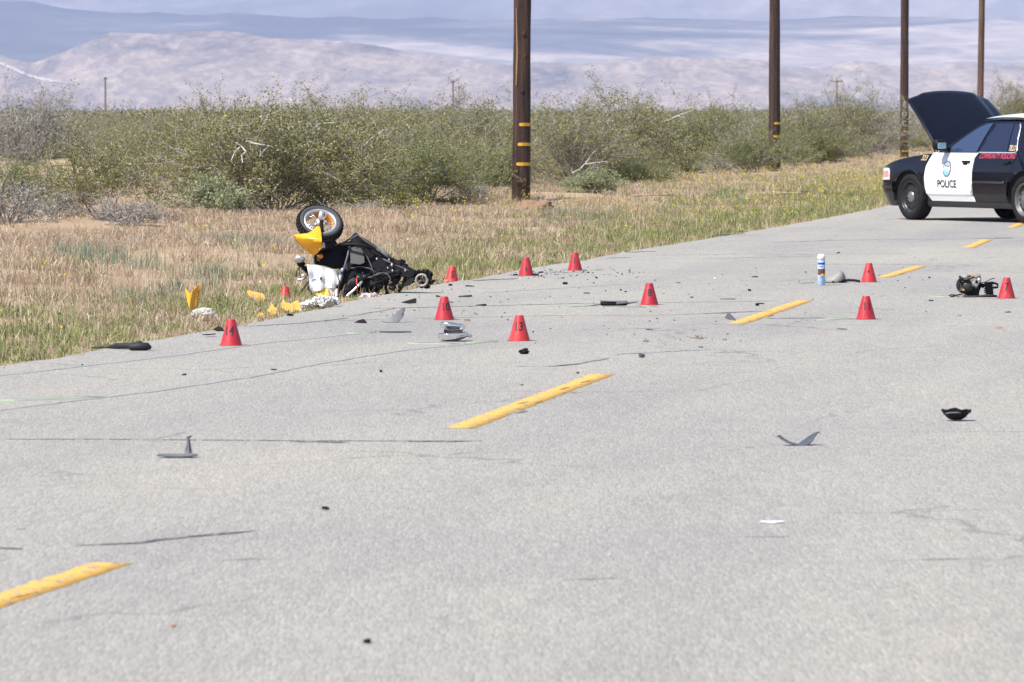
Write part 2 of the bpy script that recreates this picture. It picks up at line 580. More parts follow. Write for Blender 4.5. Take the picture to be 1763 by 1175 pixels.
M['cone'] = cone_material()
M['ink'] = mat('black_numeral_ink', (0.03, 0.012, 0.014), 0.6)
M['black'] = mat('black_plastic', (0.007, 0.0065, 0.008), 0.5, spec=0.18, noise_amt=0.25, noise_scale=9)
M['black_matte'] = mat('dusty_black_plastic', (0.011, 0.010, 0.011), 0.65, spec=0.2, noise_amt=0.35, noise_scale=12)
M['rubber'] = mat('black_rubber', (0.013, 0.012, 0.014), 0.7, noise_amt=0.25, noise_scale=10)
M['tyre'] = mat('dusty_tyre_rubber', (0.011, 0.010, 0.0105), 0.8, spec=0.2, noise_amt=0.35, noise_scale=8)
M['scooter_tyre'] = mat('grey_dusty_scooter_tyre', (0.050, 0.050, 0.054), 0.8, noise_amt=0.3, noise_scale=14)
M['grey_plastic'] = mat('scuffed_grey_plastic', (0.125, 0.125, 0.137), 0.55, noise_amt=0.25, noise_scale=15)
M['slate'] = mat('slate_blue_plastic', (0.065, 0.068, 0.085), 0.5, noise_amt=0.2, noise_scale=12)
M['grey_shell'] = mat('pale_grey_shell', (0.24, 0.23, 0.215), 0.6, noise_amt=0.2, noise_scale=14)
M['yellow'] = mat('yellow_fairing_paint', (0.74, 0.36, 0.012), 0.35, coat=0.3, noise_amt=0.2, noise_scale=9)
M['yellow_dusty'] = mat('dusty_yellow_panel', (0.60, 0.31, 0.045), 0.6, noise_amt=0.35, noise_scale=18)
M['amber'] = mat('amber_reflector', (0.62, 0.24, 0.03), 0.25, noise_amt=0.3, noise_scale=60)
M['orange_rim'] = mat('orange_rim_paint', (0.62, 0.27, 0.03), 0.45, noise_amt=0.25, noise_scale=20)
M['silver'] = mat('scuffed_aluminium', (0.62, 0.61, 0.62), 0.35, 0.75, noise_amt=0.15, noise_scale=16)
M['chrome'] = mat('bright_chrome', (0.80, 0.80, 0.82), 0.14, 1.0)
M['steel_dark'] = mat('oily_engine_metal', (0.055, 0.050, 0.046), 0.5, 0.5, noise_amt=0.35, noise_scale=25)
M['copper'] = mat('tan_rusted_metal', (0.55, 0.33, 0.14), 0.5, 0.3, noise_amt=0.3, noise_scale=30)
M['smoke'] = mat('smoked_grey_panel', (0.085, 0.082, 0.075), 0.35, noise_amt=0.3, noise_scale=10)
M['paper'] = mat('white_paper', (0.64, 0.64, 0.67), 0.8, noise_amt=0.05, noise_scale=30, bump=0.25, bump_scale=18)
M['print_grey'] = mat('grey_print', (0.42, 0.44, 0.50), 0.8)
M['print_violet'] = mat('violet_print', (0.16, 0.13, 0.36), 0.7)
M['tape'] = mat('yellow_tape', (0.75, 0.58, 0.02), 0.5, noise_amt=0.35, noise_scale=80)
M['foam'] = mat('crumpled_white_plastic', (0.60, 0.59, 0.57), 0.55, noise_amt=0.12, noise_scale=40, bump=0.6, bump_scale=60)
M['cloth'] = mat('dirty_white_cloth', (0.50, 0.45, 0.44), 0.9, noise_amt=0.2, noise_scale=30, bump=0.6, bump_scale=35)
M['red'] = mat('red_strap', (0.60, 0.03, 0.03), 0.5)
M['can_blue'] = mat('pale_blue_can_print', (0.38, 0.51, 0.68), 0.35, noise_amt=0.06)
M['can_navy'] = mat('navy_can_print', (0.03, 0.06, 0.28), 0.4)
M['can_brown'] = mat('brown_can_picture', (0.14, 0.045, 0.035), 0.4, noise_amt=0.8, noise_scale=60)
M['white_plastic'] = mat('white_cap_plastic', (0.68, 0.68, 0.69), 0.45)
M['brown'] = mat('dry_brown_litter', (0.20, 0.13, 0.08), 0.9, noise_amt=0.4, noise_scale=40)
M['rust'] = mat('rust_red_scrap', (0.36, 0.11, 0.06), 0.8, noise_amt=0.2)
M['dirt'] = mat('dug_brown_dirt', (0.22, 0.135, 0.085), 0.95, noise_amt=0.4, noise_scale=14, bump=0.8, bump_scale=18)
M['white_rock'] = mat('chalky_rock', (0.42, 0.40, 0.37), 0.9, noise_amt=0.25, noise_scale=26, bump=0.8, bump_scale=30)
M['car_black'] = mat('black_car_paint', (0.0035, 0.0035, 0.009), 0.22, 0.0, 0.3, 0.22, noise_amt=0.1, noise_scale=3)
M['car_white'] = mat('white_car_paint', (0.80, 0.80, 0.82), 0.3, 0.0, 0.5, 0.6)
M['car_trim'] = mat('dark_grey_trim', (0.022, 0.022, 0.026), 0.5)
M['car_under'] = mat('black_underbody', (0.010, 0.010, 0.011), 0.85)
M['bright_trim'] = mat('bright_window_trim', (0.72, 0.73, 0.78), 0.25, 0.6)
M['glass'] = mat('tinted_glass', (0.010, 0.013, 0.036), 0.06, 0.0, 0.6, 0.3)
M['glass_front'] = mat('blue_tinted_glass', (0.026, 0.042, 0.092), 0.07, 0.0, 0.6, 0.4)
M['mirror_glass'] = mat('mirror_glass', (0.42, 0.66, 0.72), 0.18, 0.55)  # cyan base colour paints in the reflected sky
M['lamp_clear'] = mat('clear_lamp_lens', (0.62, 0.58, 0.56), 0.15, coat=1.0)
M['lamp_amber'] = mat('amber_lamp_lens', (0.52, 0.24, 0.19), 0.15, coat=1.0)
M['gold'] = mat('gold_lettering', (0.50, 0.38, 0.20), 0.5)
M['pink'] = mat('red_lettering', (0.40, 0.045, 0.09), 0.5)
M['letter'] = mat('dark_lettering', (0.022, 0.022, 0.035), 0.5)
M['seal_ring'] = mat('seal_ring_print', (0.20, 0.15, 0.17), 0.5, noise_amt=0.3, noise_scale=60)
M['seal_blue'] = mat('seal_sky_print', (0.18, 0.46, 0.72), 0.5)
M['seal_white'] = mat('seal_white_print', (0.75, 0.74, 0.76), 0.5)
M['rim_black'] = mat('black_steel_wheel', (0.020, 0.020, 0.023), 0.35, 0.3, coat=0.3)
M['rim_grey'] = mat('dusty_steel_wheel', (0.13, 0.125, 0.125), 0.45, 0.4, noise_amt=0.2, noise_scale=14)
M['hub'] = mat('dull_hub_chrome', (0.30, 0.29, 0.29), 0.3, 0.8, noise_amt=0.4, noise_scale=30)
M['far_pole'] = mat('far_pole_wood', (0.16, 0.13, 0.11), 0.9)

# ------------------------------------------------------------------ road line in plan
EDGE_PX = [(-220, 668), (0, 632), (160, 603), (270, 585), (380, 567), (490, 545), (600, 520), (750, 490), (830, 478), (900, 464), (1000, 449), (1100, 430), (1200, 414), (1300, 398), (1420, 376), (1500, 361)]
EDGE = [G(*p) for p in EDGE_PX]
_ey = [p.y for p in EDGE]; _ex = [p.x for p in EDGE]


def edge_x(y):
    if y > _ey[-1]: return _ex[-1] + (y - _ey[-1]) * 0.158
    if y < _ey[0]: return _ex[0] + (y - _ey[0]) * 0.158
    return float(np.interp(y, _ey, _ex))


def edge_xv(y):
    y = np.asarray(y, float)
    e = np.interp(y, _ey, _ex)
    e = np.where(y > _ey[-1], _ex[-1] + (y - _ey[-1]) * 0.158, e)
    return np.where(y < _ey[0], _ex[0] + (y - _ey[0]) * 0.158, e)


def centre_x(y):
    return 0.95 + 0.160 * (y - 34.6)


# numpy value noise -------------------------------------------------
def vnoise(x, y, seed=0):
    xi = np.floor(x).astype(np.int64); yi = np.floor(y).astype(np.int64)
    fx = x - xi; fy = y - yi
    fx = fx * fx * fx * (fx * (fx * 6 - 15) + 10); fy = fy * fy * fy * (fy * (fy * 6 - 15) + 10)

    def h(a, b):
        n = (a * 374761393 + b * 668265263 + seed * 974634541) & 0xFFFFFFFF
        n = ((n ^ (n >> 13)) * 1274126177) & 0xFFFFFFFF
        n = n ^ (n >> 16)
        return (n & 0xFFFF) / 65535.0
    a, b, c, d = h(xi, yi), h(xi + 1, yi), h(xi, yi + 1), h(xi + 1, yi + 1)
    return (a * (1 - fx) + b * fx) * (1 - fy) + (c * (1 - fx) + d * fx) * fy


def fbm(x, y, oct=5, seed=0, ridged=False, gain=0.5):
    s = np.zeros_like(x); amp = 1.0; tot = 0
    for o in range(oct):
        v = vnoise(x * 2 ** o + 17.3 * o, y * 2 ** o - 9.1 * o, seed + o)
        if ridged: v = 1 - np.abs(2 * v - 1)
        s += amp * v; tot += amp; amp *= gain
    return s / tot


# ------------------------------------------------------------------ ground
def ground_z(x, y):
    x = np.asarray(x, float); y = np.asarray(y, float)
    d = edge_xv(y) - x                       # left of the road edge
    dr = x - (0.95 + 0.160 * (y - 34.6) + 4.05)
    off = np.maximum(d, dr)
    n = (fbm(x * 0.35, y * 0.35, 5, 3) - 0.5) * 0.34 + (fbm(x * 0.05, y * 0.05, 3, 8) - 0.5) * 0.30
    w = np.clip((off - 0.3) / 3.0, 0, 1)
    far = np.clip(1 - (np.hypot(x, y) - 250) / 400, 0, 1)
    z = -0.035 + w * n * far + 0.05 * w
    return np.where(off < -0.25, -0.09, z)


def make_ground():
    def axis(lo, hi, step, far):
        a = list(np.arange(lo, hi + 1e-6, step)); s = step; v = hi
        out = []
        while v < far:
            s *= 1.45; v += s; out.append(min(v, far))
        s = step; v = lo; neg = []
        while v > -far:
            s *= 1.45; v -= s; neg.append(max(v, -far))
        return np.array(neg[::-1] + a + out)
    xs = axis(-26, 34, 0.30, 44000); ys = axis(8, 170, 0.40, 44000)
    X, Y = np.meshgrid(xs, ys)
    Z = ground_z(X.ravel(), Y.ravel())
    nx, ny = len(xs), len(ys)
    i = np.arange(nx * ny).reshape(ny, nx)
    f = np.stack([i[:-1, :-1], i[:-1, 1:], i[1:, 1:], i[1:, :-1]], -1).reshape(-1, 4)
    me = fast_mesh('desert_ground', np.stack([X.ravel(), Y.ravel(), Z], 1), f, M['ground'], True)
    tag(link('desert_ground', me), 'tan sandy desert floor under the scrub', None, None, 'structure')


make_ground()


def make_road():
    rnd = random.Random(4)
    ys = list(np.arange(-8, 120, 0.18)) + list(np.arange(120, 520, 4.0))
    rows = []
    for y in ys:
        rag = 0.10 * (noise.noise(Vector((0, y * 0.6, 3))) + 0.6 * noise.noise(Vector((1, y * 2.3, 3))) + 0.35 * noise.noise(Vector((2, y * 6.0, 3))))
        xl = edge_x(y) - 0.02 + rag * 0.8
        xr = centre_x(y) + 4.0 + 0.05 * noise.noise(Vector((5, y * 1.3, 1)))
        n = 10
        row = [(xl - 0.015, y, -0.10), (xl, y, -0.008)]
        for k in range(n + 1):
            t = k / n
            row.append((xl + 0.03 + (xr - 0.03 - xl - 0.03) * t, y, 0.0))
        row += [(xr, y, -0.008), (xr + 0.015, y, -0.10)]
        rows.append(row)
    k = len(rows[0]); V = np.array(rows).reshape(-1, 3)
    i = np.arange(len(V)).reshape(-1, k)
    f = np.stack([i[:-1, :-1], i[:-1, 1:], i[1:, 1:], i[1:, :-1]], -1).reshape(-1, 4)
    return tag(link('road', fast_mesh('road', V, f, M['road'])), 'pale worn two lane desert road', None, None, 'structure')


road = make_road()


def strip_on_road(name, pts, width, m, z=0.004, ragged=0.3, seed=1, taper=True, label=None):
    """a ragged flat strip along ground points"""
    pts = [Vector((p[0], p[1], 0)) for p in pts]
    L = [0.0]
    for a, b in zip(pts, pts[1:]): L.append(L[-1] + (b - a).length)
    n = max(6, int(L[-1] / 0.05)); n = min(n, 160)
    vs, fs = [], []
    for i in range(n + 1):
        s = L[-1] * i / n
        j = max(k for k in range(len(pts)) if L[k] <= s + 1e-9); j = min(j, len(pts) - 2)
        t = (s - L[j]) / max(1e-6, L[j + 1] - L[j])
        p = pts[j].lerp(pts[j + 1], t)
        d = (pts[j + 1] - pts[j]).normalized(); nn = Vector((-d.y, d.x, 0))
        e = 1.0
        if taper: e = min(1, 8 * min(i, n - i) / n + 0.12)
        wob = noise.noise(Vector((s * 2.1, seed * 5.3, 0))) * ragged * width * 1.2 if taper else 0
        a = width / 2 * e * (1 + ragged * 1.4 * noise.noise(Vector((s * 7, seed * 3.1, 1))))
        b = width / 2 * e * (1 + ragged * 1.4 * noise.noise(Vector((s * 7, seed * 3.1, 9))))
        vs += [(p + nn * (a + wob)).to_tuple(), (p - nn * (b - wob)).to_tuple()]
    z *= 0.5
    top = [(v[0], v[1], z) for v in vs]
    low = [(v[0], v[1], -0.004) for v in vs]
    k0 = len(top)
    fs = [(2 * i + 1, 2 * i + 3, 2 * i + 2, 2 * i) for i in range(n)]
    fs += [(2 * i, 2 * i + 2, k0 + 2 * i + 2, k0 + 2 * i) for i in range(n)]
    fs += [(2 * i + 3, 2 * i + 1, k0 + 2 * i + 1, k0 + 2 * i + 3) for i in range(n)]
    me = fast_mesh(name, top + low, fs, m)
    o = link(name, me, road)
    if label: o['label'] = label
    return o


DASHES = [((-170, 1092), (193, 970)), ((792, 738), (1038, 645)), ((1268, 558), (1386, 518)), ((1522, 478), (1584, 459)), ((1668, 427), (1700, 413)), ((1742, 392), (1768, 382))]
for i, (a, b) in enumerate(DASHES):
    strip_on_road('lane_line', [G(*a), G(*b)], 0.150, M['yellow_line'], 0.003, 0.16, 20 + i, False)

rnd = random.Random(11)
CRACKS = [([(-20, 757), (180, 757), (420, 759), (640, 760), (830, 760)], 0.035, 'tar'),
          ([(500, 761), (600, 763)], 0.07, 'tar'), ([(690, 761), (810, 760)], 0.07, 'tar'),
          ([(130, 940), (240, 936), (275, 930), (330, 924), (440, 915)], 0.045, 'tar'),
          ([(-10, 944), (40, 946)], 0.05, 'tar'), ([(25, 912), (45, 912)], 0.03, 'tar_light'),
          ([(-40, 712), (120, 692), (260, 675), (420, 652), (560, 625), (700, 603), (860, 588)], 0.045, 'faint'),
          ([(-40, 652), (120, 634), (300, 613), (450, 592), (620, 575)], 0.035, 'faint'),
          ([(640, 532), (800, 528), (1000, 523), (1060, 523)], 0.045, 'tar'), ([(1060, 523), (1240, 520), (1330, 519)], 0.05, 'tar_light'),
          ([(560, 553), (800, 547), (960, 544), (1150, 543), (1300, 537)], 0.04, 'tar_light'), ([(1200, 541), (1330, 536)], 0.12, 'tar_light'),
          ([(1320, 549), (1422, 548)], 0.09, 'tar'), ([(1345, 532), (1530, 533)], 0.05, 'tar_light'), ([(1515, 533), (1540, 533)], 0.05, 'tar_light'),
          ([(1385, 457), (1440, 456), (1505, 456), (1606, 455)], 0.07, 'tar_light'),
          ([(1300, 440), (1420, 438), (1560, 437)], 0.05, 'tar_light'),
          ([(1330, 418), (1450, 414), (1640, 412), (1745, 410)], 0.10, 'tar_light'), ([(1690, 411), (1745, 410)], 0.16, 'tar'),
          ([(870, 632), (960, 631), (1000, 627)], 0.045, 'tar_light'), ([(945, 632), (990, 628), (1050, 617)], 0.04, 'tar_light'),
          ([(1060, 611), (1130, 607), (1220, 603)], 0.05, 'tar_light'), ([(880, 445), (1010, 447)], 0.04, 'tar_light'),
          ([(830, 505), (960, 497), (1080, 490)], 0.03, 'faint'), ([(930, 470), (1015, 469)], 0.14, 'tar_light'),
          ([(815, 484), (850, 482), (890, 480)], 0.10, 'tar'), ([(1040, 445), (1085, 444)], 0.10, 'tar'), ([(1080, 435), (1128, 433)], 0.12, 'tar'),
          ([(1230, 405), (1280, 403)], 0.14, 'tar'), ([(600, 545), (680, 532)], 0.03, 'tar_light'),
          ([(420, 563), (520, 557), (600, 548)], 0.03, 'tar'), ([(1140, 378), (1330, 372)], 0.05, 'tar_light'),
          ([(1210, 446), (1420, 441)], 0.05, 'tar_light'), ([(1130, 440), (1330, 437)], 0.04, 'tar_light'),
          ([(960, 1000), (1060, 996)], 0.03, 'tar_light'), ([(1270, 925), (1360, 925)], 0.03, 'tar_light'), ([(1530, 966), (1700, 962)], 0.03, 'tar_light'),
          ([(1230, 770), (1300, 771)], 0.03, 'tar_light'), ([(1005, 568), (1140, 566)], 0.03, 'tar_light'),
          ([(380, 966), (470, 962)], 0.02, 'tar_light'), ([(880, 713), (912, 708)], 0.06, 'tar_light'), ([(1625, 512), (1763, 517)], 0.03, 'tar_light')]
for i, (p, w, k) in enumerate(CRACKS):
    strip_on_road('road_crack', [G(*q) for q in p], w, M[k], 0.004, 0.45, 60 + i)
GREEN = [((-10, 690), (180, 684)), ((595, 574), (650, 574)), ((700, 592), (790, 592)), ((800, 591), (858, 589)), ((960, 529), (1018, 526)), ((1400, 552), (1460, 549)), ((1100, 528), (1120, 527)), ((1040, 531), (1110, 529)), ((1600, 510), (1640, 512)), ((1360, 489), (1400, 487)), ((1010, 466), (1040, 465))]
for i, (a, b) in enumerate(GREEN):
    strip_on_road('spray_mark', [G(*a), G(*b)], 0.17, M['green_spray'], 0.0085, 0.4, 90 + i)
CHIPS = [((890, 697), (908, 692)), ((918, 695), (934, 690)), ((966, 672), (984, 667)), ((1002, 660), (1016, 656)), ((1322, 546), (1332, 543)), ((1548, 474), (1558, 471)), ((20, 1032), (60, 1020))]
for i, (a, b) in enumerate(CHIPS):
    strip_on_road('road_crack', [G(*a), G(*b)], 0.022, M['chip'], 0.005, 0.9, 130 + i)

# ------------------------------------------------------------------ hills and haze
HX = np.linspace(-1500, 3260, 620)         # photo columns, well past both edges of the frame


def hill_range(name, d0, d1, crest, amp, nscale, mats, label, gamma=0.8, rows=170, seed=1, back=1.25):
    cx = [c[0] for c in crest]; cy = [c[1] for c in crest]
    cr = np.interp(HX, cx, cy)
    th = np.arctan((HX - PW / 2) / FPX)
    V = []
    ss = np.linspace(0, back, rows)
    for s in ss:
        d = d0 + (d1 - d0) * s
        t = min(s, 1.0)
        el = (HOR - cr) / FPX * (t ** gamma)
        x = d * np.sin(th); y = d * np.cos(th)
        n = fbm(x / nscale, y / nscale, 6, seed, True, 0.55) - 0.5
        n2 = fbm(x / (nscale * 3.5), y / (nscale * 3.5), 4, seed + 40) - 0.5
        z = -3 + d * el + amp * (n + 1.3 * n2) * min(1, 6 * s) * (0.45 + 0.55 * t)
        if s > 1: z = z - (s - 1) * d * 0.06
        if s == 0: z = z * 0 - 30
        V.append(np.stack([x, y, z], 1))
    V = np.array(V); k = len(HX); V = V.reshape(-1, 3)
    i = np.arange(len(V)).reshape(-1, k)
    f = np.stack([i[:-1, :-1], i[:-1, 1:], i[1:, 1:], i[1:, :-1]], -1).reshape(-1, 4)
    return tag(link(name, fast_mesh(name, V, f, mats, True)), label, None, None, 'structure')


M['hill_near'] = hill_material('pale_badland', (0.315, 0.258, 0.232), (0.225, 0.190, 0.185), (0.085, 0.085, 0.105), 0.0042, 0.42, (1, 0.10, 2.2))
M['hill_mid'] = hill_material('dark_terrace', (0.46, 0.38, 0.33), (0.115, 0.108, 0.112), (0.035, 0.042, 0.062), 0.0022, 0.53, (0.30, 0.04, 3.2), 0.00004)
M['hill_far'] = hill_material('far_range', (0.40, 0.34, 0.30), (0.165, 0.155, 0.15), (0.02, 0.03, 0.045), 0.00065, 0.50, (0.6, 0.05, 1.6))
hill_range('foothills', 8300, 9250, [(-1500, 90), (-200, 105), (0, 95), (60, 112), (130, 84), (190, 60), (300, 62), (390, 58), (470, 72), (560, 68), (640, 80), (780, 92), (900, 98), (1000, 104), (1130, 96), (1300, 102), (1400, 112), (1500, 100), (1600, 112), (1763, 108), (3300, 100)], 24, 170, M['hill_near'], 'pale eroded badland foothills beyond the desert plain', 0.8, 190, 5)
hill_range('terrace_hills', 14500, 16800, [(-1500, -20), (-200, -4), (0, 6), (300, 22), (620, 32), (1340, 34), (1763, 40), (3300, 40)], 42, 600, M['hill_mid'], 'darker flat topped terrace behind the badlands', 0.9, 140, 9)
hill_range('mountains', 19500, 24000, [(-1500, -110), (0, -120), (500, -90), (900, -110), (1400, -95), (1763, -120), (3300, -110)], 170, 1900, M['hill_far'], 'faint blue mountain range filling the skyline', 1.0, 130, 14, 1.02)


def pale_wash():
    """a white dry wash running down the nearest foothill at left"""
    fo = bpy.data.objects['foothills'].data
    n = len(fo.vertices); co = np.zeros(n * 3, np.float32); fo.vertices.foreach_get('co', co)
    co = co.reshape(-1, len(HX), 3)
    path = [(-60, 98), (0, 110), (22, 119), (45, 130), (70, 137), (105, 143)]
    vs = []
    for k in range(40):
        x = -60 + 165 * k / 39
        y = float(np.interp(x, [p[0] for p in path], [p[1] for p in path])) + 1.2 * noise.noise(Vector((x * 0.2, 3, 1)))
        c = int(np.argmin(np.abs(HX - x)))
        py = HOR - (co[:, c, 2] - EYE) / np.hypot(co[:, c, 0], co[:, c, 1]) * FPX
        r = int(np.argmax(py < y)) if (py < y).any() else len(py) - 1
        p = co[r, c]
        w = 3.0 + 2.2 * noise.noise(Vector((x * 0.3, 1, 5))) if k < 37 else 1.2
        q = Vector(p) * (1 - 6 / np.hypot(p[0], p[1]))
        u = (x - PW / 2) / FPX * q.y
        vs += [(u, q.y + 6, float(p[2]) + w), (u, q.y - 6, float(p[2]) - w * 0.4)]
    fs = [(2 * i, 2 * i + 1, 2 * i + 3, 2 * i + 2) for i in range(39)]
    me = fast_mesh('dry_wash', vs, fs, mat('chalk_white_wash', (0.42, 0.39, 0.36), 1.0))
    link('dry_wash', me, bpy.data.objects['foothills'])


pale_wash()

hz = bmesh.new()
box(hz, 0, 0, 799, 92000, 92000, 1602)
hm = bpy.data.materials.new('desert_haze'); hm.use_nodes = True
hn = hm.node_tree
hn.nodes.remove(hn.nodes['Principled BSDF'])
pv = hn.nodes.new('ShaderNodeVolumePrincipled')
pv.inputs['Color'].default_value = (0.62, 0.71, 1.0, 1)
pv.inputs['Density'].default_value = 7.2e-5
pv.inputs['Anisotropy'].default_value = 0.0
hn.links.new(pv.outputs[0], hn.nodes['Material Output'].inputs['Volume'])
tag(bm_obj('haze', hz, hm), 'thin blue haze over the far hills', None, None, 'stuff')

# ------------------------------------------------------------------ scrub
def grow_bush(seed, H, Rad, nst, kids=(6, 5), up=0.35, leafy=1.0, leafsize=0.036, low=0.25, twigr=0.004, cluster=10, lean=(0.08, 1.15)):
    rg = random.Random(seed)
    segs, tips = [], []

    def rv(k=1.0):
        return Vector((rg.gauss(0, k), rg.gauss(0, k), rg.gauss(0, k)))

    def grow(p, d, L, r, lev):
        n = 4 if lev == 0 else 3 if lev == 1 else 2
        for i in range(n):
            d = (d + rv(0.16) + Vector((0, 0, 0.06 * up))).normalized()
            q = p + d * (L / n)
            if q.z < 0.03: q.z = 0.03 + rg.random() * 0.03
            segs.append((p.copy(), q.copy(), r * (1 - 0.6 * i / n), r * (1 - 0.6 * (i + 1) / n)))
            p = q
            if lev < 2 and (i > 0 or lev > 0):
                kk = kids[lev] / (n - (1 if lev == 0 else 0))
                k = int(kk) + (1 if rg.random() < kk % 1 else 0)
                for _ in range(k):
                    dd = (d + rv(0.62) + Vector((0, 0, 0.22 * up))).normalized()
                    grow(p, dd, L * rg.uniform(0.38, 0.62), r * (1 - 0.6 * (i + 1) / n) * 0.62, lev + 1)
            if lev == 2:
                tips.append((p.copy(), d.copy()))
        if lev < 2:
            tips.append((p.copy(), d.copy()))

    for s in range(nst):
        a = 2 * math.pi * (s + rg.random() * 0.8) / nst
        ln_ = rg.uniform(*lean)
        d = Vector((math.cos(a) * math.sin(ln_), math.sin(a) * math.sin(ln_), math.cos(ln_)))
        L = rg.uniform(0.62, 0.95) * (H * math.cos(ln_) + Rad * math.sin(ln_)) * 0.80
        base = Vector((math.cos(a) * rg.uniform(0, 0.12), math.sin(a) * rg.uniform(0, 0.12), -0.05))
        grow(base, d, L, rg.uniform(0.010, 0.019) * (0.6 + 0.3 * H), 0)
    # tubes of three sides
    S = len(segs)
    P0 = np.array([s[0] for s in segs]); P1 = np.array([s[1] for s in segs])
    r0 = np.maximum(np.array([s[2] for s in segs]), twigr); r1 = np.maximum(np.array([s[3] for s in segs]), twigr * 0.7)
    D = P1 - P0; D /= np.linalg.norm(D, axis=1, keepdims=True) + 1e-9
    A = np.cross(D, np.array([0.31, 0.52, 0.79])); A /= np.linalg.norm(A, axis=1, keepdims=True) + 1e-9
    B = np.cross(D, A)
    V = np.zeros((S, 6, 3))
    for k in range(3):
        c, s_ = math.cos(2.0944 * k), math.sin(2.0944 * k)
        V[:, k] = P0 + (A * c + B * s_) * r0[:, None]
        V[:, 3 + k] = P1 + (A * c + B * s_) * r1[:, None]
    base = (np.arange(S) * 6)[:, None]
    F = np.concatenate([base + np.array([[k, (k + 1) % 3, 3 + (k + 1) % 3, 3 + k]]) for k in range(3)])
    # leaves
    nr = np.random.RandomState(seed)
    T = np.array([t[0] for t in tips])
    keep = (nr.rand(len(T)) < leafy) & (T[:, 2] > low * H * nr.rand(len(T)) * 1.3)
    T = T[keep]
    C = np.repeat(T, cluster, 0)
    C = C + nr.normal(0, 0.045, C.shape) * (0.7 + 0.3 * H)
    C[:, 2] = np.maximum(C[:, 2], 0.02)
    return V.reshape(-1, 3), F, C


def leaf_quads(C, size, nr, aspect=0.5):
    n = len(C)
    a = nr.normal(size=(n, 3)); a[:, 2] += 0.3; a /= np.linalg.norm(a, axis=1, keepdims=True)
    b = nr.normal(size=(n, 3)); b -= a * (a * b).sum(1, keepdims=True); b /= np.linalg.norm(b, axis=1, keepdims=True)
    s = size * nr.uniform(0.6, 1.35, (n, 1))
    V = np.stack([C - a * s * 0.5, C + b * s * aspect * 0.5, C + a * s * 0.5, C - b * s * aspect * 0.5], 1).reshape(-1, 3)
    F = (np.arange(n) * 4)[:, None] + np.array([[0, 1, 2, 3]])
    return V, F


BUSH = {}


def bush_kind(key, seed, H, Rad, nst, leafmat, leafsize=0.036, **kw):
    V, F, C = grow_bush(seed, H, Rad, nst, **kw)
    me_b = fast_mesh('branches', V, F, M['twig'])
    nr = np.random.RandomState(seed + 99)
    LV, LF = leaf_quads(C, leafsize, nr)
    me_l = fast_mesh('foliage', LV, LF, M[leafmat])
    BUSH[key] = (me_b, me_l, H, Rad)


bush_kind('wide', 1, 1.55, 1.75, 46, 'leaf', 0.042, kids=(9, 6), leafy=0.85, cluster=16, low=0.12, lean=(0.25, 1.42))
bush_kind('tall_a', 2, 2.0, 1.3, 26, 'leaf', 0.042, kids=(8, 6), leafy=0.85, cluster=16, low=0.18)
bush_kind('tall_b', 3, 2.0, 1.5, 26, 'leaf', 0.042, kids=(8, 5), leafy=0.74, cluster=13, low=0.25)
bush_kind('tall_c', 4, 1.8, 1.4, 26, 'leaf_green', 0.043, kids=(8, 6), leafy=0.85, cluster=13, low=0.06)
bush_kind('round', 5, 1.15, 1.1, 26, 'leaf_green', 0.040, kids=(7, 5), leafy=0.95, cluster=14, low=0.02, lean=(0.15, 1.38))
bush_kind('grey', 6, 1.5, 1.4, 28, 'leaf_grey', 0.045, kids=(9, 6), leafy=0.45, cluster=7, low=0.3)
bush_kind('treelike', 7, 1.15, 1.0, 8, 'leaf', 0.046, kids=(9, 6), leafy=0.9, cluster=11, low=0.42)
bush_kind('bare', 8, 0.5, 0.5, 26, 'leaf_grey', 0.034, kids=(6, 4), leafy=0.25, cluster=5, low=0.1, twigr=0.003)
bush_kind('sage', 9, 0.5, 0.42, 22, 'leaf_sage', 0.038, kids=(5, 4), leafy=1.0, cluster=9, low=0.03, twigr=0.003)


def place_bush(key, x, y, label, cat='bush', name='creosote_bush', s=1.0, sz=1.0, rz=0.0, group=None):
    b, l, H, Rad = BUSH[key]
    z = float(ground_z(np.array([x]), np.array([y]))[0])
    t = thing(name, label, cat, (x, y, z - 0.02), rz, group)
    t.scale = (s, s, s * sz * 0.92)
    link('branches', b, t)
    link('foliage', l, t)
    return t


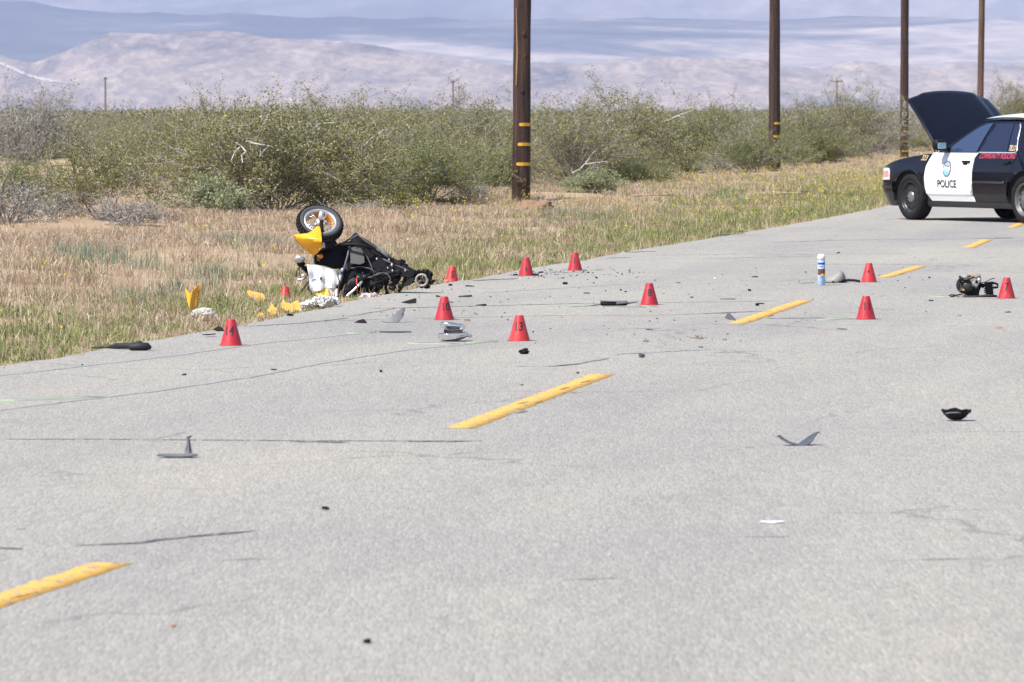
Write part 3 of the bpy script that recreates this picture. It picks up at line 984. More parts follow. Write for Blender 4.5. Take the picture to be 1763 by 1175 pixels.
GB = 'creosote bushes of the scrub belt'
hero = [  # kind, photo x and ground row, radial scale, height factor, turn, name, label
    ('wide', 470, 372, 1.0, 0.86, 0.4, 'creosote_bush', 'big sprawling creosote bush with bare grey branches behind the wrecked scooter'),
    ('tall_a', 385, 340, 0.85, 0.98, 1.9, 'creosote_bush', 'tall creosote bush directly behind the left end of the big sprawling bush'),
    ('tall_b', 600, 330, 0.92, 0.90, 2.6, 'creosote_bush', 'half bare creosote bush behind the right end of the big sprawling bush'),
    ('tall_a', 285, 322, 0.72, 0.98, 3.4, 'creosote_bush', 'feathery topped creosote bush at the left shoulder of the sprawling bush'),
    ('tall_c', 520, 330, 0.80, 1.06, 5.1, 'creosote_bush', 'feathery green bush top rising straight behind the middle of the sprawling bush'),
    ('tall_a', 672, 322, 0.78, 1.0, 1.1, 'creosote_bush', 'feathery topped creosote bush behind the pale bare branch'),
    ('tall_c', 1235, 290, 0.85, 1.02, 4.2, 'creosote_bush', 'taller olive bush between the bright green bush and the dense olive bush'),
    ('treelike', 178, 394, 0.70, 1.22, 0.8, 'creosote_bush', 'small open tree-like creosote bush standing alone on the dry grass'),
    ('round', 55, 350, 0.75, 0.85, 2.2, 'creosote_bush', 'rounded low creosote bush at the left edge of the photo'),
    ('grey', 45, 285, 1.25, 1.1, 0.5, 'creosote_bush', 'tall greyish half bare bush rising behind the low rounded bush at far left'),
    ('tall_c', 735, 350, 0.80, 0.72, 1.2, 'creosote_bush', 'leafy green creosote bush with yellow flowers just left of the nearest pole'),
    ('round', 655, 352, 0.75, 0.8, 0.3, 'creosote_bush', 'low dark green creosote bush just above the wrecked scooter'),
    ('tall_b', 800, 318, 1.0, 0.88, 4.0, 'creosote_bush', 'grey twiggy creosote bush behind the flowering bush by the nearest pole'),
    ('round', 850, 342, 0.62, 0.95, 5.0, 'creosote_bush', 'small flowering green bush touching the left side of the nearest pole'),
    ('tall_b', 985, 322, 0.95, 0.84, 5.2, 'creosote_bush', 'grey twiggy creosote bush just right of the nearest pole'),
    ('tall_a', 1090, 308, 1.05, 0.96, 0.9, 'creosote_bush', 'tallest creosote bush between the first and second poles'),
    ('round', 1105, 322, 0.5, 0.9, 2.9, 'creosote_bush', 'low green bush fringing the dry grass right of the nearest pole'),
    ('tall_c', 1195, 297, 0.85, 0.92, 3.3, 'creosote_bush', 'bright green full creosote bush left of the second pole'),
    ('tall_c', 1292, 300, 0.78, 0.70, 0.2, 'creosote_bush', 'dense olive bush growing in front of the second pole'),
    ('tall_a', 1390, 284, 0.95, 0.85, 2.0, 'creosote_bush', 'olive creosote bush just right of the second pole'),
    ('round', 1395, 285, 0.85, 0.9, 4.4, 'creosote_bush', 'low bright green bush right of the second pole'),
    ('tall_b', 1465, 271, 1.15, 0.95, 1.4, 'creosote_bush', 'pale twiggy bush left of the third pole'),
    ('grey', 1515, 265, 1.1, 1.1, 3.6, 'creosote_bush', 'grey bush beside the third pole above the police car bumper'),
    ('tall_a', 1752, 250, 1.05, 1.25, 0.7, 'creosote_bush', 'bush top showing over the police car roof'),
    ('sage', 372, 386, 1.0, 1.05, 0.2, 'sage_shrub', 'small pale green shrub at the foot of the big sprawling bush'),
    ('bare', 222, 402, 0.85, 0.9, 0.0, 'dry_shrub', 'bare grey twiggy shrub right of the tree-like bush'),
    ('bare', 12, 398, 1.15, 1.1, 1.0, 'dry_shrub', 'bare grey shrub at the left frame edge on the dry grass'),
    ('bare', 98, 392, 0.85, 0.8, 2.0, 'dry_shrub', 'low brown twiggy shrub left of the tree-like bush'),
    ('bare', 612, 380, 0.8, 0.7, 2.5, 'dry_shrub', 'low bare shrub right of the upturned scooter wheel'),
    ('sage', 1022, 345, 0.85, 0.95, 1.6, 'sage_shrub', 'small green shrub in the dry grass right of the nearest pole'),
    ('sage', 990, 338, 0.7, 0.8, 2.6, 'sage_shrub', 'tiny green shrub close to the nearest pole on its right'),
    ('bare', 815, 348, 0.6, 0.8, 0.6, 'dry_shrub', 'tiny grey shrub at the foot of the flowering bush'),
    ('sage', 1140, 320, 0.7, 0.8, 0.9, 'sage_shrub', 'dark green little shrub at the grass edge between first and second poles'),
    ('sage', 1180, 302, 0.9, 0.7, 0.5, 'sage_shrub', 'pale little shrub below the bright green full bush'),
    ('bare', 1240, 298, 1.0, 1.0, 0.8, 'dry_shrub', 'pale bare shrub between the bright green bush and the dense olive bush'),
    ('sage', 1425, 284, 0.9, 0.9, 2.2, 'sage_shrub', 'little shrub in the yellow flowers left of the police car'),
]
for (k, px, py, s, sz, rz, nm, lb) in hero:
    p = G(px, py)
    place_bush(k, p.x, p.y, lb, 'bush' if nm == 'creosote_bush' else 'shrub', nm, s, sz, rz)

rg = random.Random(77)
placed = [G(h[1], h[2]) for h in hero]
cnt = 0
tries = 0
while cnt < 225 and tries < 9000:
    tries += 1
    y = 86 + (235 - 86) * rg.random() ** 0.75
    half = y * PW / 2 / FPX * 1.10 + 1.5
    x = rg.uniform(-half, half)
    d = edge_x(y) - x
    gap = 8.2 if x > -3 else 9.5
    if d < gap + rg.uniform(-0.5, 1.5): continue
    if any((x - q.x) ** 2 + (y - q.y) ** 2 < (2.2 if y < 150 else 2.9) for q in placed): continue
    if y < 150 and x < -2.2 and rg.random() < 0.95: continue
    qx = PW / 2 + x / y * FPX
    if (abs(qx - 1556) < 60 and y < 186) or (abs(qx - 1688) < 40 and y < 238): continue
    key = rg.choices(['tall_a', 'tall_b', 'tall_c', 'round', 'grey', 'wide'], [4, 5, 2.5, 3, 3.5, 1.2])[0]
    placed.append(Vector((x, y, 0)))
    pxx = PW / 2 + x / y * FPX
    zone = next(n for lim, n in ((90, 'at the far left edge'), (260, 'behind the small tree-like bush'), (460, 'behind the left half of the sprawling bush'), (640, 'behind the right half of the sprawling bush'), (885, 'left of the nearest pole'), (1000, 'just right of the nearest pole'), (1180, 'midway between first and second poles'), (1333, 'just left of the second pole'), (1440, 'just right of the second pole'), (1556, 'just left of the third pole'), (1690, 'behind the raised hood'), (9999, 'beyond the police car roof')) if pxx < lim)
    row = next(n for lim, n in ((100, 'first'), (118, 'second'), (140, 'third'), (165, 'fourth'), (195, 'fifth'), (999, 'last')) if y < lim)
    look = {'tall_a': 'tall full olive bush', 'tall_b': 'tall thin twiggy bush', 'tall_c': 'dense bright green bush', 'round': 'low rounded green bush', 'grey': 'half bare grey bush', 'wide': 'broad spreading bush'}[key]
    flab = look + ' in the ' + row + ' row ' + zone
    place_bush(key, x, y, flab, 'bush', 'creosote_bush', rg.uniform(0.70, 1.0), rg.uniform(0.5, 0.66) if 100 < pxx < 280 else rg.uniform(0.58, 0.82), rg.uniform(0, 6.28), GB)
    cnt += 1


def far_scrub():
    nr = np.random.RandomState(5)
    n = 5200
    y = 225 + (2400 - 225) * nr.rand(n) ** 1.7
    half = y * PW / 2 / FPX * 1.15 + 3
    x = nr.uniform(-1, 1, n) * half
    ok = (edge_xv(y) - x) > 16
    x, y = x[ok], y[ok]
    H = 0.55 + 1.75 * nr.rand(len(x)) ** 1.8; Rr = H * nr.uniform(0.6, 1.0, len(x))
    k = np.where(y < 500, 130, np.where(y < 1000, 50, 26))
    idx = np.repeat(np.arange(len(x)), k)
    u = nr.normal(size=(len(idx), 3)); u /= np.linalg.norm(u, axis=1, keepdims=True)
    rad = nr.rand(len(idx)) ** 0.4
    C = np.stack([x[idx] + u[:, 0] * Rr[idx] * rad, y[idx] + u[:, 1] * Rr[idx] * rad, 0.05 + np.abs(u[:, 2]) * H[idx] * rad * nr.uniform(0.7, 1.1, len(idx))], 1)
    size = np.clip(y[idx] / 2200, 0.10, 0.6)[:, None]
    a = nr.normal(size=(len(idx), 3)); a /= np.linalg.norm(a, axis=1, keepdims=True)
    b = nr.normal(size=(len(idx), 3)); b -= a * (a * b).sum(1, keepdims=True); b /= np.linalg.norm(b, axis=1, keepdims=True)
    s = size * nr.uniform(0.6, 1.4, (len(idx), 1))
    V = np.stack([C - a * s * .5, C + b * s * .3, C + a * s * .5, C - b * s * .3], 1).reshape(-1, 3)
    F = (np.arange(len(C)) * 4)[:, None] + np.array([[0, 1, 2, 3]])
    tag(link('distant_scrub', fast_mesh('distant_scrub', V, F, M['leaf_far'])), 'distant grey green scrub out to the horizon', None, None, 'stuff')


far_scrub()

# bleached dead branches sticking out of the big bush
def dead_branch(pts, y, py, label, r=0.012):
    s = scale_at(py)
    bm = bmesh.new()
    for line in pts:
        P = []
        for i, (px, pv_) in enumerate(line):
            P.append(((px - PW / 2) / FPX * y, y + 0.05 * math.sin(i * 2.1), EYE - (pv_ - HOR) / FPX * y))
        tube(bm, P, r, 5, True, r * 0.45)
    tag(bm_obj('dead_branch', bm, M['dead_wood']), label, 'branch')


yb = G(470, 372).y - 1.55
dead_branch([[(425, 243), (432, 246), (450, 249), (463, 251), (472, 255)], [(442, 250), (448, 257), (449, 265)], [(463, 251), (452, 262), (447, 270)]], yb, 372, 'bleached white forked branch on top of the big sprawling bush')
dead_branch([[(407, 246), (415, 252), (424, 261), (428, 272), (434, 280)], [(415, 252), (404, 262), (399, 276)], [(424, 261), (416, 268), (418, 280)]], yb, 372, 'bleached drooping branch just left of the white forked branch')
dead_branch([[(515, 262), (525, 250), (534, 238), (540, 220), (552, 213), (580, 211)], [(534, 238), (527, 240)]], yb + 2.0, 345, 'long pale bare branch arching out right of the big sprawling bush')
dead_branch([[(626, 252), (640, 238), (656, 228), (668, 224), (676, 228)], [(656, 228), (664, 220)]], yb + 2.0, 345, 'pale bare branch jutting up left of the flowering bush')
dead_branch([[(436, 307), (445, 312), (455, 322)], [(430, 312), (440, 306), (452, 310), (460, 320), (464, 330)], [(470, 330), (478, 318), (485, 312)]], yb + 0.2, 372, 'pale snapped twigs in the dark hollow of the big bush', 0.010)
dead_branch([[(1000, 290), (1012, 276), (1022, 262), (1030, 255)], [(1008, 283), (1028, 280), (1046, 278)], [(985, 298), (1000, 290)]], G(985, 322).y - 1.2, 322, 'pale forked branch in the grey bush right of the nearest pole')
dead_branch([[(1155, 205), (1172, 197), (1190, 192)], [(1135, 212), (1155, 205)], [(1165, 200), (1180, 203)]], G(1130, 305).y - 0.8, 305, 'pale bare branch left of the second pole')

# ------------------------------------------------------------------ grasses
def sample_verge(n, nr, dmax=40.0, ymin=28, ymax=128, d0=0.0, power=1.0):
    out = []
    while sum(len(o) for o in out) < n:
        m = n * 3
        y = nr.uniform(ymin, ymax, m)
        half = y * PW / 2 / FPX * 1.07 + 0.5
        e = edge_xv(y)
        x = nr.uniform(-1, 1, m) * half
        d = e - x
        ok = (d > d0) & (d < dmax)
        out.append(np.stack([x[ok], y[ok], d[ok]], 1))
    return np.concatenate(out)[:n]


def blades(name, P, h, spread, lean, width, per, nr, m, label, tip=0.25):
    """tufts of bent blades; P tuft bases (x, y), h tuft heights"""
    n = len(P); N = n * per
    idx = np.repeat(np.arange(n), per)
    az = nr.uniform(0, 2 * np.pi, N)
    rr = np.abs(nr.normal(0, spread, N))
    bx = P[idx, 0] + np.cos(az) * rr; by = P[idx, 1] + np.sin(az) * rr
    bz = ground_z(bx, by) - 0.01
    hh = h[idx] * nr.uniform(0.5, 1.15, N)
    ln = np.abs(nr.normal(0, lean, N))
    az2 = az + nr.normal(0, 0.7, N)
    dx, dy = np.cos(az2), np.sin(az2)
    w = (width[idx] if hasattr(width, '__len__') else width) * nr.uniform(0.7, 1.3, N)
    # blade faces roughly the way it bends, with a random twist
    tw = nr.uniform(0, 2 * np.pi, N)
    wx, wy = np.cos(tw), np.sin(tw)
    B = np.stack([bx, by, bz], 1)
    W = np.stack([wx * w / 2, wy * w / 2, np.zeros(N)], 1)
    mid = B + np.stack([dx * ln * hh * 0.30, dy * ln * hh * 0.30, hh * 0.58], 1)
    top = B + np.stack([dx * ln * hh * (0.8 + tip), dy * ln * hh * (0.8 + tip), hh * np.clip(1.0 - 0.35 * ln, 0.35, 1)], 1)
    V = np.stack([B - W, B + W, mid - W * 0.8, mid + W * 0.8, top], 1).reshape(-1, 3)
    f = (np.arange(N) * 5)[:, None]
    F = np.concatenate([f + np.array([[0, 1, 3]]), f + np.array([[0, 3, 2]]), f + np.array([[2, 3, 4]])])
    return tag(link(name, fast_mesh(name, V, F, m)), label, None, None, 'stuff')


nr = np.random.RandomState(21)
S = np.concatenate([sample_verge(30000, nr, 26.0), sample_verge(4200, nr, 11.0, 126, 235)])
pn = fbm(S[:, 0] * 0.5, S[:, 1] * 0.5, 4, 31)
gn = fbm(S[:, 0] * 0.28, S[:, 1] * 0.28, 4, 57)
d = S[:, 2]
right = np.clip((S[:, 1] - 62) / 25, 0, 1)
green_w = np.exp(-((d - 0.2) / (2.5 + 2.0 * right)) ** 2) * np.clip(0.80 + 2.4 * (fbm(S[:, 0] * 0.9, S[:, 1] * 0.5, 4, 71) - 0.38), 0.2, 1) + 0.9 * np.clip((gn - 0.60) * 7, 0, 1) * np.exp(-d / 6)
is_green = nr.rand(len(S)) < np.clip(green_w, 0, 0.95)
bare = (pn < 0.47) & (nr.rand(len(S)) < 0.9) & (d > 1.4)
edge_thin = (d < 0.2) & (nr.rand(len(S)) < 0.3)
keep = ~bare & ~edge_thin
nearbush = np.zeros(len(S), bool)
dry = S[keep & ~is_green]; grn = S[keep & is_green]
hd = (0.08 + 0.14 * fbm(dry[:, 0] * 0.8, dry[:, 1] * 0.8, 3, 12)) * np.clip(0.5 + dry[:, 2] / 2, 0.5, 1)
blades('dry_grass', dry[:, :2], hd, 0.09, 1.5, 0.0048 + 0.00004 * dry[:, 1], 14, nr, M['dry'], 'dry straw coloured grass between the road and the scrub')
zone = np.exp(-(((grn[:, 0] - G(565, 515).x) / 0.75) ** 2 + ((grn[:, 1] - G(565, 515).y) / 1.6) ** 2))
hg = (1 - 0.65 * zone) * (0.07 + 0.13 * fbm(grn[:, 0] * 0.9, grn[:, 1] * 0.9, 3, 44)) * np.clip(0.45 + grn[:, 2] * 0.9, 0.45, 1)
blades('green_weeds', grn[:, :2], hg, 0.07, 1.15, 0.005 + 0.00004 * grn[:, 1], 13, nr, M['green'], 'green and straw weeds along the pavement edge')
# a scatter of dry blades through the weeds and green through the straw
S2 = sample_verge(2600, nr, 6.0)
blades('dry_grass', S2[:, :2], 0.10 + 0.14 * nr.rand(len(S2)), 0.07, 0.7, 0.0048 * np.ones(len(S2)), 8, nr, M['dry'], 'loose dry stalks among the roadside weeds')
# sage tufts
tp = [(370, 425), (395, 440), (120, 460), (160, 470), (170, 462), (400, 432), (330, 500), (350, 480), (445, 440), (480, 430), (1040, 370), (1050, 378), (1160, 362), (1265, 345), (250, 520), (1270, 352), (965, 385), (990, 392), (235, 468)]
sp = []
for (a, b) in tp:
    g = G(a, b)
    for _ in range(14): sp.append((g.x + nr.normal(0, 0.16), g.y + nr.normal(0, 0.5)))
sp = np.array(sp)
blades('sage_tufts', sp, 0.14 + 0.12 * nr.rand(len(sp)), 0.05, 0.6, 0.006 * np.ones(len(sp)), 14, nr, M['sage'], 'pale blue green sage tufts in the dry grass')


def flowers():
    a = sample_verge(90, nr, 7.0, 30, 70, 0.3)
    b = sample_verge(16000, nr, 9.0, 62, 165, 0.1)
    b = b[nr.rand(len(b)) < np.exp(-b[:, 2] / 3.2) * np.clip((b[:, 1] - 62) / 45, 0.06, 1)]
    g = G(700, 372); c = np.stack([g.x + nr.normal(0, 0.7, 90), g.y + nr.normal(0, 2.0, 90), np.ones(90)], 1)
    P = np.concatenate([a, b, c])
    h = nr.uniform(0.12, 0.34, len(P))
    z = ground_z(P[:, 0], P[:, 1])
    k = 3
    idx = np.repeat(np.arange(len(P)), k)
    C = np.stack([P[idx, 0] + nr.normal(0, 0.02, len(idx)), P[idx, 1] + nr.normal(0, 0.02, len(idx)), z[idx] + h[idx] + nr.normal(0, 0.014, len(idx))], 1)
    LV, LF = leaf_quads(C, 0.020, nr, 0.9)
    tag(link('yellow_flowers', fast_mesh('yellow_flowers', LV, LF, M['flower'])), 'small yellow mustard flowers dotted through the verge', None, None, 'stuff')
    bl = blades('flower_stems', P[:, :2], h, 0.004, 0.03, 0.005 * np.ones(len(P)), 2, nr, M['green'], 'thin green stems of the yellow flowers')


flowers()

# ------------------------------------------------------------------ utility poles
def utility_pole(px, Y, r0, r1, bands, label, wood, lean=0.0, h=12.0, turn=0.0, orange=(), letters=None, split=False):
    x = (px - PW / 2) / FPX * Y
    z0 = float(ground_z(np.array([x]), np.array([Y]))[0])
    t = thing('utility_pole', label, 'utility pole', (x, Y, z0), turn)
    bm = bmesh.new()
    n = 20; rings = []
    hs = [-0.4] + list(np.arange(0, 4.2, 0.12)) + list(np.arange(4.2, h + 0.1, 0.6))
    sd = px * 0.1

    def rad(a, z):
        b = r0 + (r1 - r0) * z / h
        return b * (1 + 0.07 * noise.noise(Vector((math.cos(a) * 1.2, math.sin(a) * 1.2, z * 0.7 + sd))) + 0.035 * noise.noise(Vector((math.cos(a) * 4, math.sin(a) * 4, z * 2 + sd))))
    for z in hs:
        ring = []
        for k in range(n):
            a = 2 * math.pi * k / n
            r = rad(a, z)
            if k in (12, 13) and 0 < z < 6: r *= 0.93
            ring.append(bm.verts.new((r * math.cos(a) + lean * z, r * math.sin(a), z)))
        rings.append(ring)
    for i in range(len(rings) - 1):
        for k in range(n):
            bm.faces.new((rings[i][k], rings[i][(k + 1) % n], rings[i + 1][(k + 1) % n], rings[i + 1][k]))
    bm.faces.new(rings[-1])
    bm_obj('shaft', bm, wood, t, True)
    for i, bz in enumerate(bands):
        b = bmesh.new()
        a0, a1 = R(-105 - 8 * i), R(45)
        m = 14
        prev = None
        for k in range(m + 1):
            a = a0 + (a1 - a0) * k / m
            r = rad(a, bz)
            e = 0.010 if k in (0, m) else 0.0
            col = [b.verts.new(((r + o) * math.cos(a) + lean * bz, (r + o) * math.sin(a), bz + dz)) for (o, dz) in ((-0.01, -0.028 + e), (0.006, -0.028 + e), (0.006, 0.028 - e), (-0.01, 0.028 - e))]
            if prev:
                for q in range(4):
                    b.faces.new((prev[q], prev[(q + 1) % 4], col[(q + 1) % 4], col[q]))
            prev = col
        o = bm_obj('marker_band', b, M['band_o'] if i in orange else M['band'], t)
        if i in orange: o['label'] = 'faded orange marker band'
    if letters:
        for ch, lz in letters:
            b = text_bm(ch, 0.26, bold=0.012)
            bmesh.ops.bisect_plane(b, geom=b.verts[:] + b.edges[:] + b.faces[:], plane_co=(0, 0, 0), plane_no=(1, 0, 0))
            for c in np.arange(-0.2, 0.2, 0.03):
                bmesh.ops.bisect_plane(b, geom=b.verts[:] + b.edges[:] + b.faces[:], plane_co=(c, 0, 0), plane_no=(1, 0, 0))
            for v in b.verts:
                a = R(-90) + v.co.x * 0.85 / r0; zz = lz + v.co.y
                r = rad(a, zz) + 0.006
                v.co = Vector((r * math.cos(a) + lean * zz, r * math.sin(a), zz))
            bm_obj('stencil_letter', b, M['stencil'], t)
    if split:
        b = bmesh.new()
        pts = []
        for (qx, qy) in [(889, 18), (890, 60), (891, 95), (890, 125), (889, 150)]:
            zz = (350 - qy) / (FPX / Y)
            xx = (qx - px) / (FPX / Y)
            yy = -math.sqrt(max(1e-4, rad(R(-110), zz) ** 2 - (xx - lean * zz) ** 2)) - 0.001
            pts.append((xx, yy, zz))
        tube(b, pts, [0.008, 0.014, 0.018, 0.02, 0.012], 5)
        bm_obj('split_strip', b, M['split'], t)
        b = bmesh.new()
        for (qx, qy) in [(899, 160), (902, 62), (904, 100), (899, 318)]:
            zz = (350 - qy) / (FPX / Y); xx = (qx - px) / (FPX / Y)
            yy = -math.sqrt(max(1e-4, rad(R(-90), zz) ** 2 - (xx - lean * zz) ** 2))
            blob(b, (xx, yy, zz), 0.032, 0.015, 0.05, 0.2, qx, 2)
        bm_pieces('knot', b, M['wood'], t, True)
    return t


utility_pole(897, 90.0, 0.158, 0.120, (1.33, 0.99, 0.65), 'nearest dark brown wooden pole with three yellow bands', M['wood'], 0.007, split=True)
utility_pole(1333, 133.0, 0.150, 0.115, (1.23, 0.90, 0.57), 'second dark brown pole rising behind a dense olive bush', M['wood'], 0.0, turn=0.15)
utility_pole(1556, 180.0, 0.150, 0.118, (1.04, 0.70, 0.36), 'third brown pole with painted letters beside the raised hood', M['wood'], 0.002, orange=(), letters=(('E', 1.95), ('O', 1.62), ('C', 1.30)))
utility_pole(1686, 232.0, 0.150, 0.120, (), 'farthest lighter brown pole behind the police car hood', M['wood_pale'], 0.012)

# earth heaped at the nearest pole
bm = bmesh.new()
g = G(922, 362)
blob(bm, (g.x, g.y, -0.02), 0.34, 0.5, 0.17, 0.35, 4, 4, freq=2.4)
tag(bm_obj('dirt_mound', bm, M['dirt'], None, True), 'small heap of brown earth at the foot of the nearest pole', 'mound')


def far_pole(px, top, label, Y=900.0, arm=False):
    x = (px - PW / 2) / FPX * Y
    H = EYE + (HOR - top) / FPX * Y
    aw = 2.2 if arm else 0.5
    t = thing('far_utility_pole', label, 'utility pole', (x, Y, 0), 0.3)
    bm = bmesh.new(); tube(bm, [(0, 0, -0.3), (0, 0, H)], 0.20, 8, True, 0.15)
    bm_obj('shaft', bm, M['far_pole'], t)
    bm = bmesh.new()
    box(bm, 0, 0, H - 0.25, aw, 0.14, 0.16)
    for q in (-0.45, 0, 0.45):
        tube(bm, [(q * aw * 0.9, 0, H - 0.2), (q * aw * 0.9, 0, H + 0.1)], 0.07, 6)
    bm_obj('crossarm', bm, M['far_pole'], t)


far_pole(182, 134, 'thin far pole on the horizon at left')
far_pole(780, 140, 'thin far pole on the horizon left of the nearest pole')
far_pole(1440, 138, 'thin far pole with a wide crossarm between second and third poles', arm=True)

# ------------------------------------------------------------------ evidence cones
CR0, CR1, CH = 0.074, 0.027, 0.178


def make_cone_meshes():
    bm = bmesh.new()
    prof = [(CR0, 0.004), (CR1 + 0.002, CH - 0.006), (CR1, CH), (CR1 - 0.004, CH), (CR1 - 0.004, CH - 0.01), (CR0 - 0.006, 0.004)]
    lathe(bm, prof, 40)
    body = bpy.data.meshes.new('cone_body')
    bmesh.ops.recalc_face_normals(bm, faces=bm.faces[:])
    bm.to_mesh(body); bm.free(); body.materials.append(M['cone'])
    body.polygons.foreach_set('use_smooth', [True] * len(body.polygons))
    bm = bmesh.new()
    lathe(bm, [(CR0 - 0.006, 0.001), (CR0 + 0.011, 0.001), (CR0 + 0.011, 0.004), (CR0 - 0.006, 0.0042)], 40, closed=True)
    bmesh.ops.recalc_face_normals(bm, faces=bm.faces[:])
    fl = bpy.data.meshes.new('cone_base')
    bm.to_mesh(fl); bm.free(); fl.materials.append(M['cone'])
    return body, fl


CBODY, CBASE = make_cone_meshes()


def cone(num, px, py, label, face=0.0, tilt=0.0, zc=0.098, size=0.084, z=0.0, tiltx=0.0):
    p = G(px, py, z)
    t = thing('evidence_cone', label, 'cone', p, 0, 'numbered red evidence cones')
    t.rotation_euler = (tiltx, tilt, R(face))
    link('cone_body', CBODY, t)
    link('cone_base', CBASE, t)
    if num:
        b = text_bm(num, size, bold=0.0022)
        for c in np.arange(-0.05, 0.051, 0.006):
            bmesh.ops.bisect_plane(b, geom=b.verts[:] + b.edges[:] + b.faces[:], plane_co=(c, 0, 0), plane_no=(1, 0, 0))
        for v in b.verts:
            zz = zc + v.co.y
            r = CR0 + (CR1 - CR0) * (zz / CH) + 0.0015
            a = R(-90) + v.co.x * 0.85 / r
            v.co = Vector((r * math.cos(a), r * math.sin(a), zz))
        bm_obj('numeral', b, M['ink'], t)
    return t


cone('14', 398, 595, 'red cone numbered 14 near the weeds at left', -14)
cone('10', 765, 551, 'red cone numbered 10 above the crumpled chrome cover', 12)
cone('13', 894, 587, 'red cone numbered 13 in front of the black lump', -6)
cone('8', 1118, 525, 'red cone numbered 8 right of the long grey muffler strip', 0)
cone('4', 1496, 486, 'red cone numbered 4 at the near end of a yellow dash', -8, size=0.052)
cone('11', 1491, 550, 'red cone numbered 11 alone in the right lane', 6)
cone('7', 1733, 514, 'red cone numbered 7 beside the broken engine', -4)
cone('1', 990, 466, 'farthest red cone numbered 1 at the verge', -8)
cone('2', 906, 475, 'red cone numbered 2 at the pavement edge by loose black bits', 0, zc=0.062, size=0.045)
cone('5', 777, 491, 'red cone numbered 5 half hidden in weeds at the pavement edge', 8, 0.06, z=-0.045)
cone('', 490, 529, 'red cone sunk in weeds left of the scooter with its number unseen', 60, 0.10, z=-0.105)

# ------------------------------------------------------------------ spray can
def spray_can():
    p = G(1414, 491.5)
    t = thing('spray_can', 'pale blue spray can with white cap standing on the road', 'spray can', p, 0.0)
    r = 0.035
    bm = bmesh.new()
    lathe(bm, [(0.002, 0.001), (r - 0.003, 0.0), (r, 0.004), (r, 0.222), (r - 0.004, 0.231), (r - 0.010, 0.237), (0.002, 0.239)], 32)
    bm_obj('can_body', bm, M['can_blue'], t, True)
    bm = bmesh.new()
    lathe(bm, [(r - 0.002, 0.232), (r + 0.001, 0.234), (r + 0.001, 0.262), (r - 0.004, 0.281), (r - 0.012, 0.284), (0.002, 0.270)], 32)
    bm_obj('cap', bm, M['white_plastic'], t, True)

    def patch(name, z0, z1, a0, a1, m):
        b = bmesh.new(); prev = None
        for k in range(13):
            a = R(a0 + (a1 - a0) * k / 12)
            c = [b.verts.new(((r + 0.0008) * math.cos(a), (r + 0.0008) * math.sin(a), z)) for z in (z0, z1)]
            if prev: b.faces.new((prev[0], c[0], c[1], prev[1]))
            prev = c
        return bm_obj(name, b, m, t, True)
    patch('brand_panel', 0.190, 0.209, -158, -25, M['can_navy'])
    patch('picture_panel', 0.096, 0.150, -158, -25, M['can_brown'])
    patch('picture_flash', 0.092, 0.106, -98, -25, M['tape'])
    patch('warning_line', 0.170, 0.175, -125, -70, M['can_navy'])
    patch('warning_line', 0.078, 0.082, -110, -70, M['can_navy'])
    patch('warning_line', 0.066, 0.069, -115, -65, M['can_navy'])


spray_can()

# ------------------------------------------------------------------ small wreckage, built where it lies
class Loc:
    """photo pixel -> local metres of something that stands at ground pixel (px, py)"""
    def __init__(s, px, py): s.px, s.py, s.s = px, py, scale_at(py)
    def __call__(s, x, y): return ((x - s.px) / s.s, (s.py - y) / s.s)
    def pts(s, L): return [s(*q) for q in L]


def rpoly(L, pts): return [L(*p) for p in pts]


def grey_shell_debris():
    p = G(1437, 487)
    t = thing('fairing_shell', 'pale grey curved shell with a black strap lying behind the spray can', 'debris', p)
    bm = bmesh.new()
    r = bmesh.ops.create_uvsphere(bm, u_segments=20, v_segments=12, radius=1.0)
    for v in r['verts']:
        x, y, z = v.co
        k = 1 + 0.08 * noise.noise(v.co * 2.2)
        v.co = Vector((x * 0.098 * k + 0.02 * z, y * 0.11 * k, max(-0.2, z) * 0.075 * k * (1 + 0.35 * x) + 0.016 + 0.02 * (x > 0) * z))
    bm_obj('shell', bm, M['grey_shell'], t, True)
    bm = bmesh.new()
    tube(bm, [(-0.09, -0.02, 0.012), (-0.02, -0.10, 0.012), (0.06, -0.08, 0.014), (0.11, -0.03, 0.022)], 0.014, 8)
    bm_obj('rim', bm, M['black'], t, True)
    bm = bmesh.new()
    tube(bm, [(0.06, -0.06, 0.014), (0.12, -0.03, 0.024), (0.18, -0.01, 0.022), (0.235, -0.01, 0.012)], [0.016, 0.013, 0.012, 0.011], 8)
    bm_obj('strap', bm, M['rubber'], t, True)


grey_shell_debris()


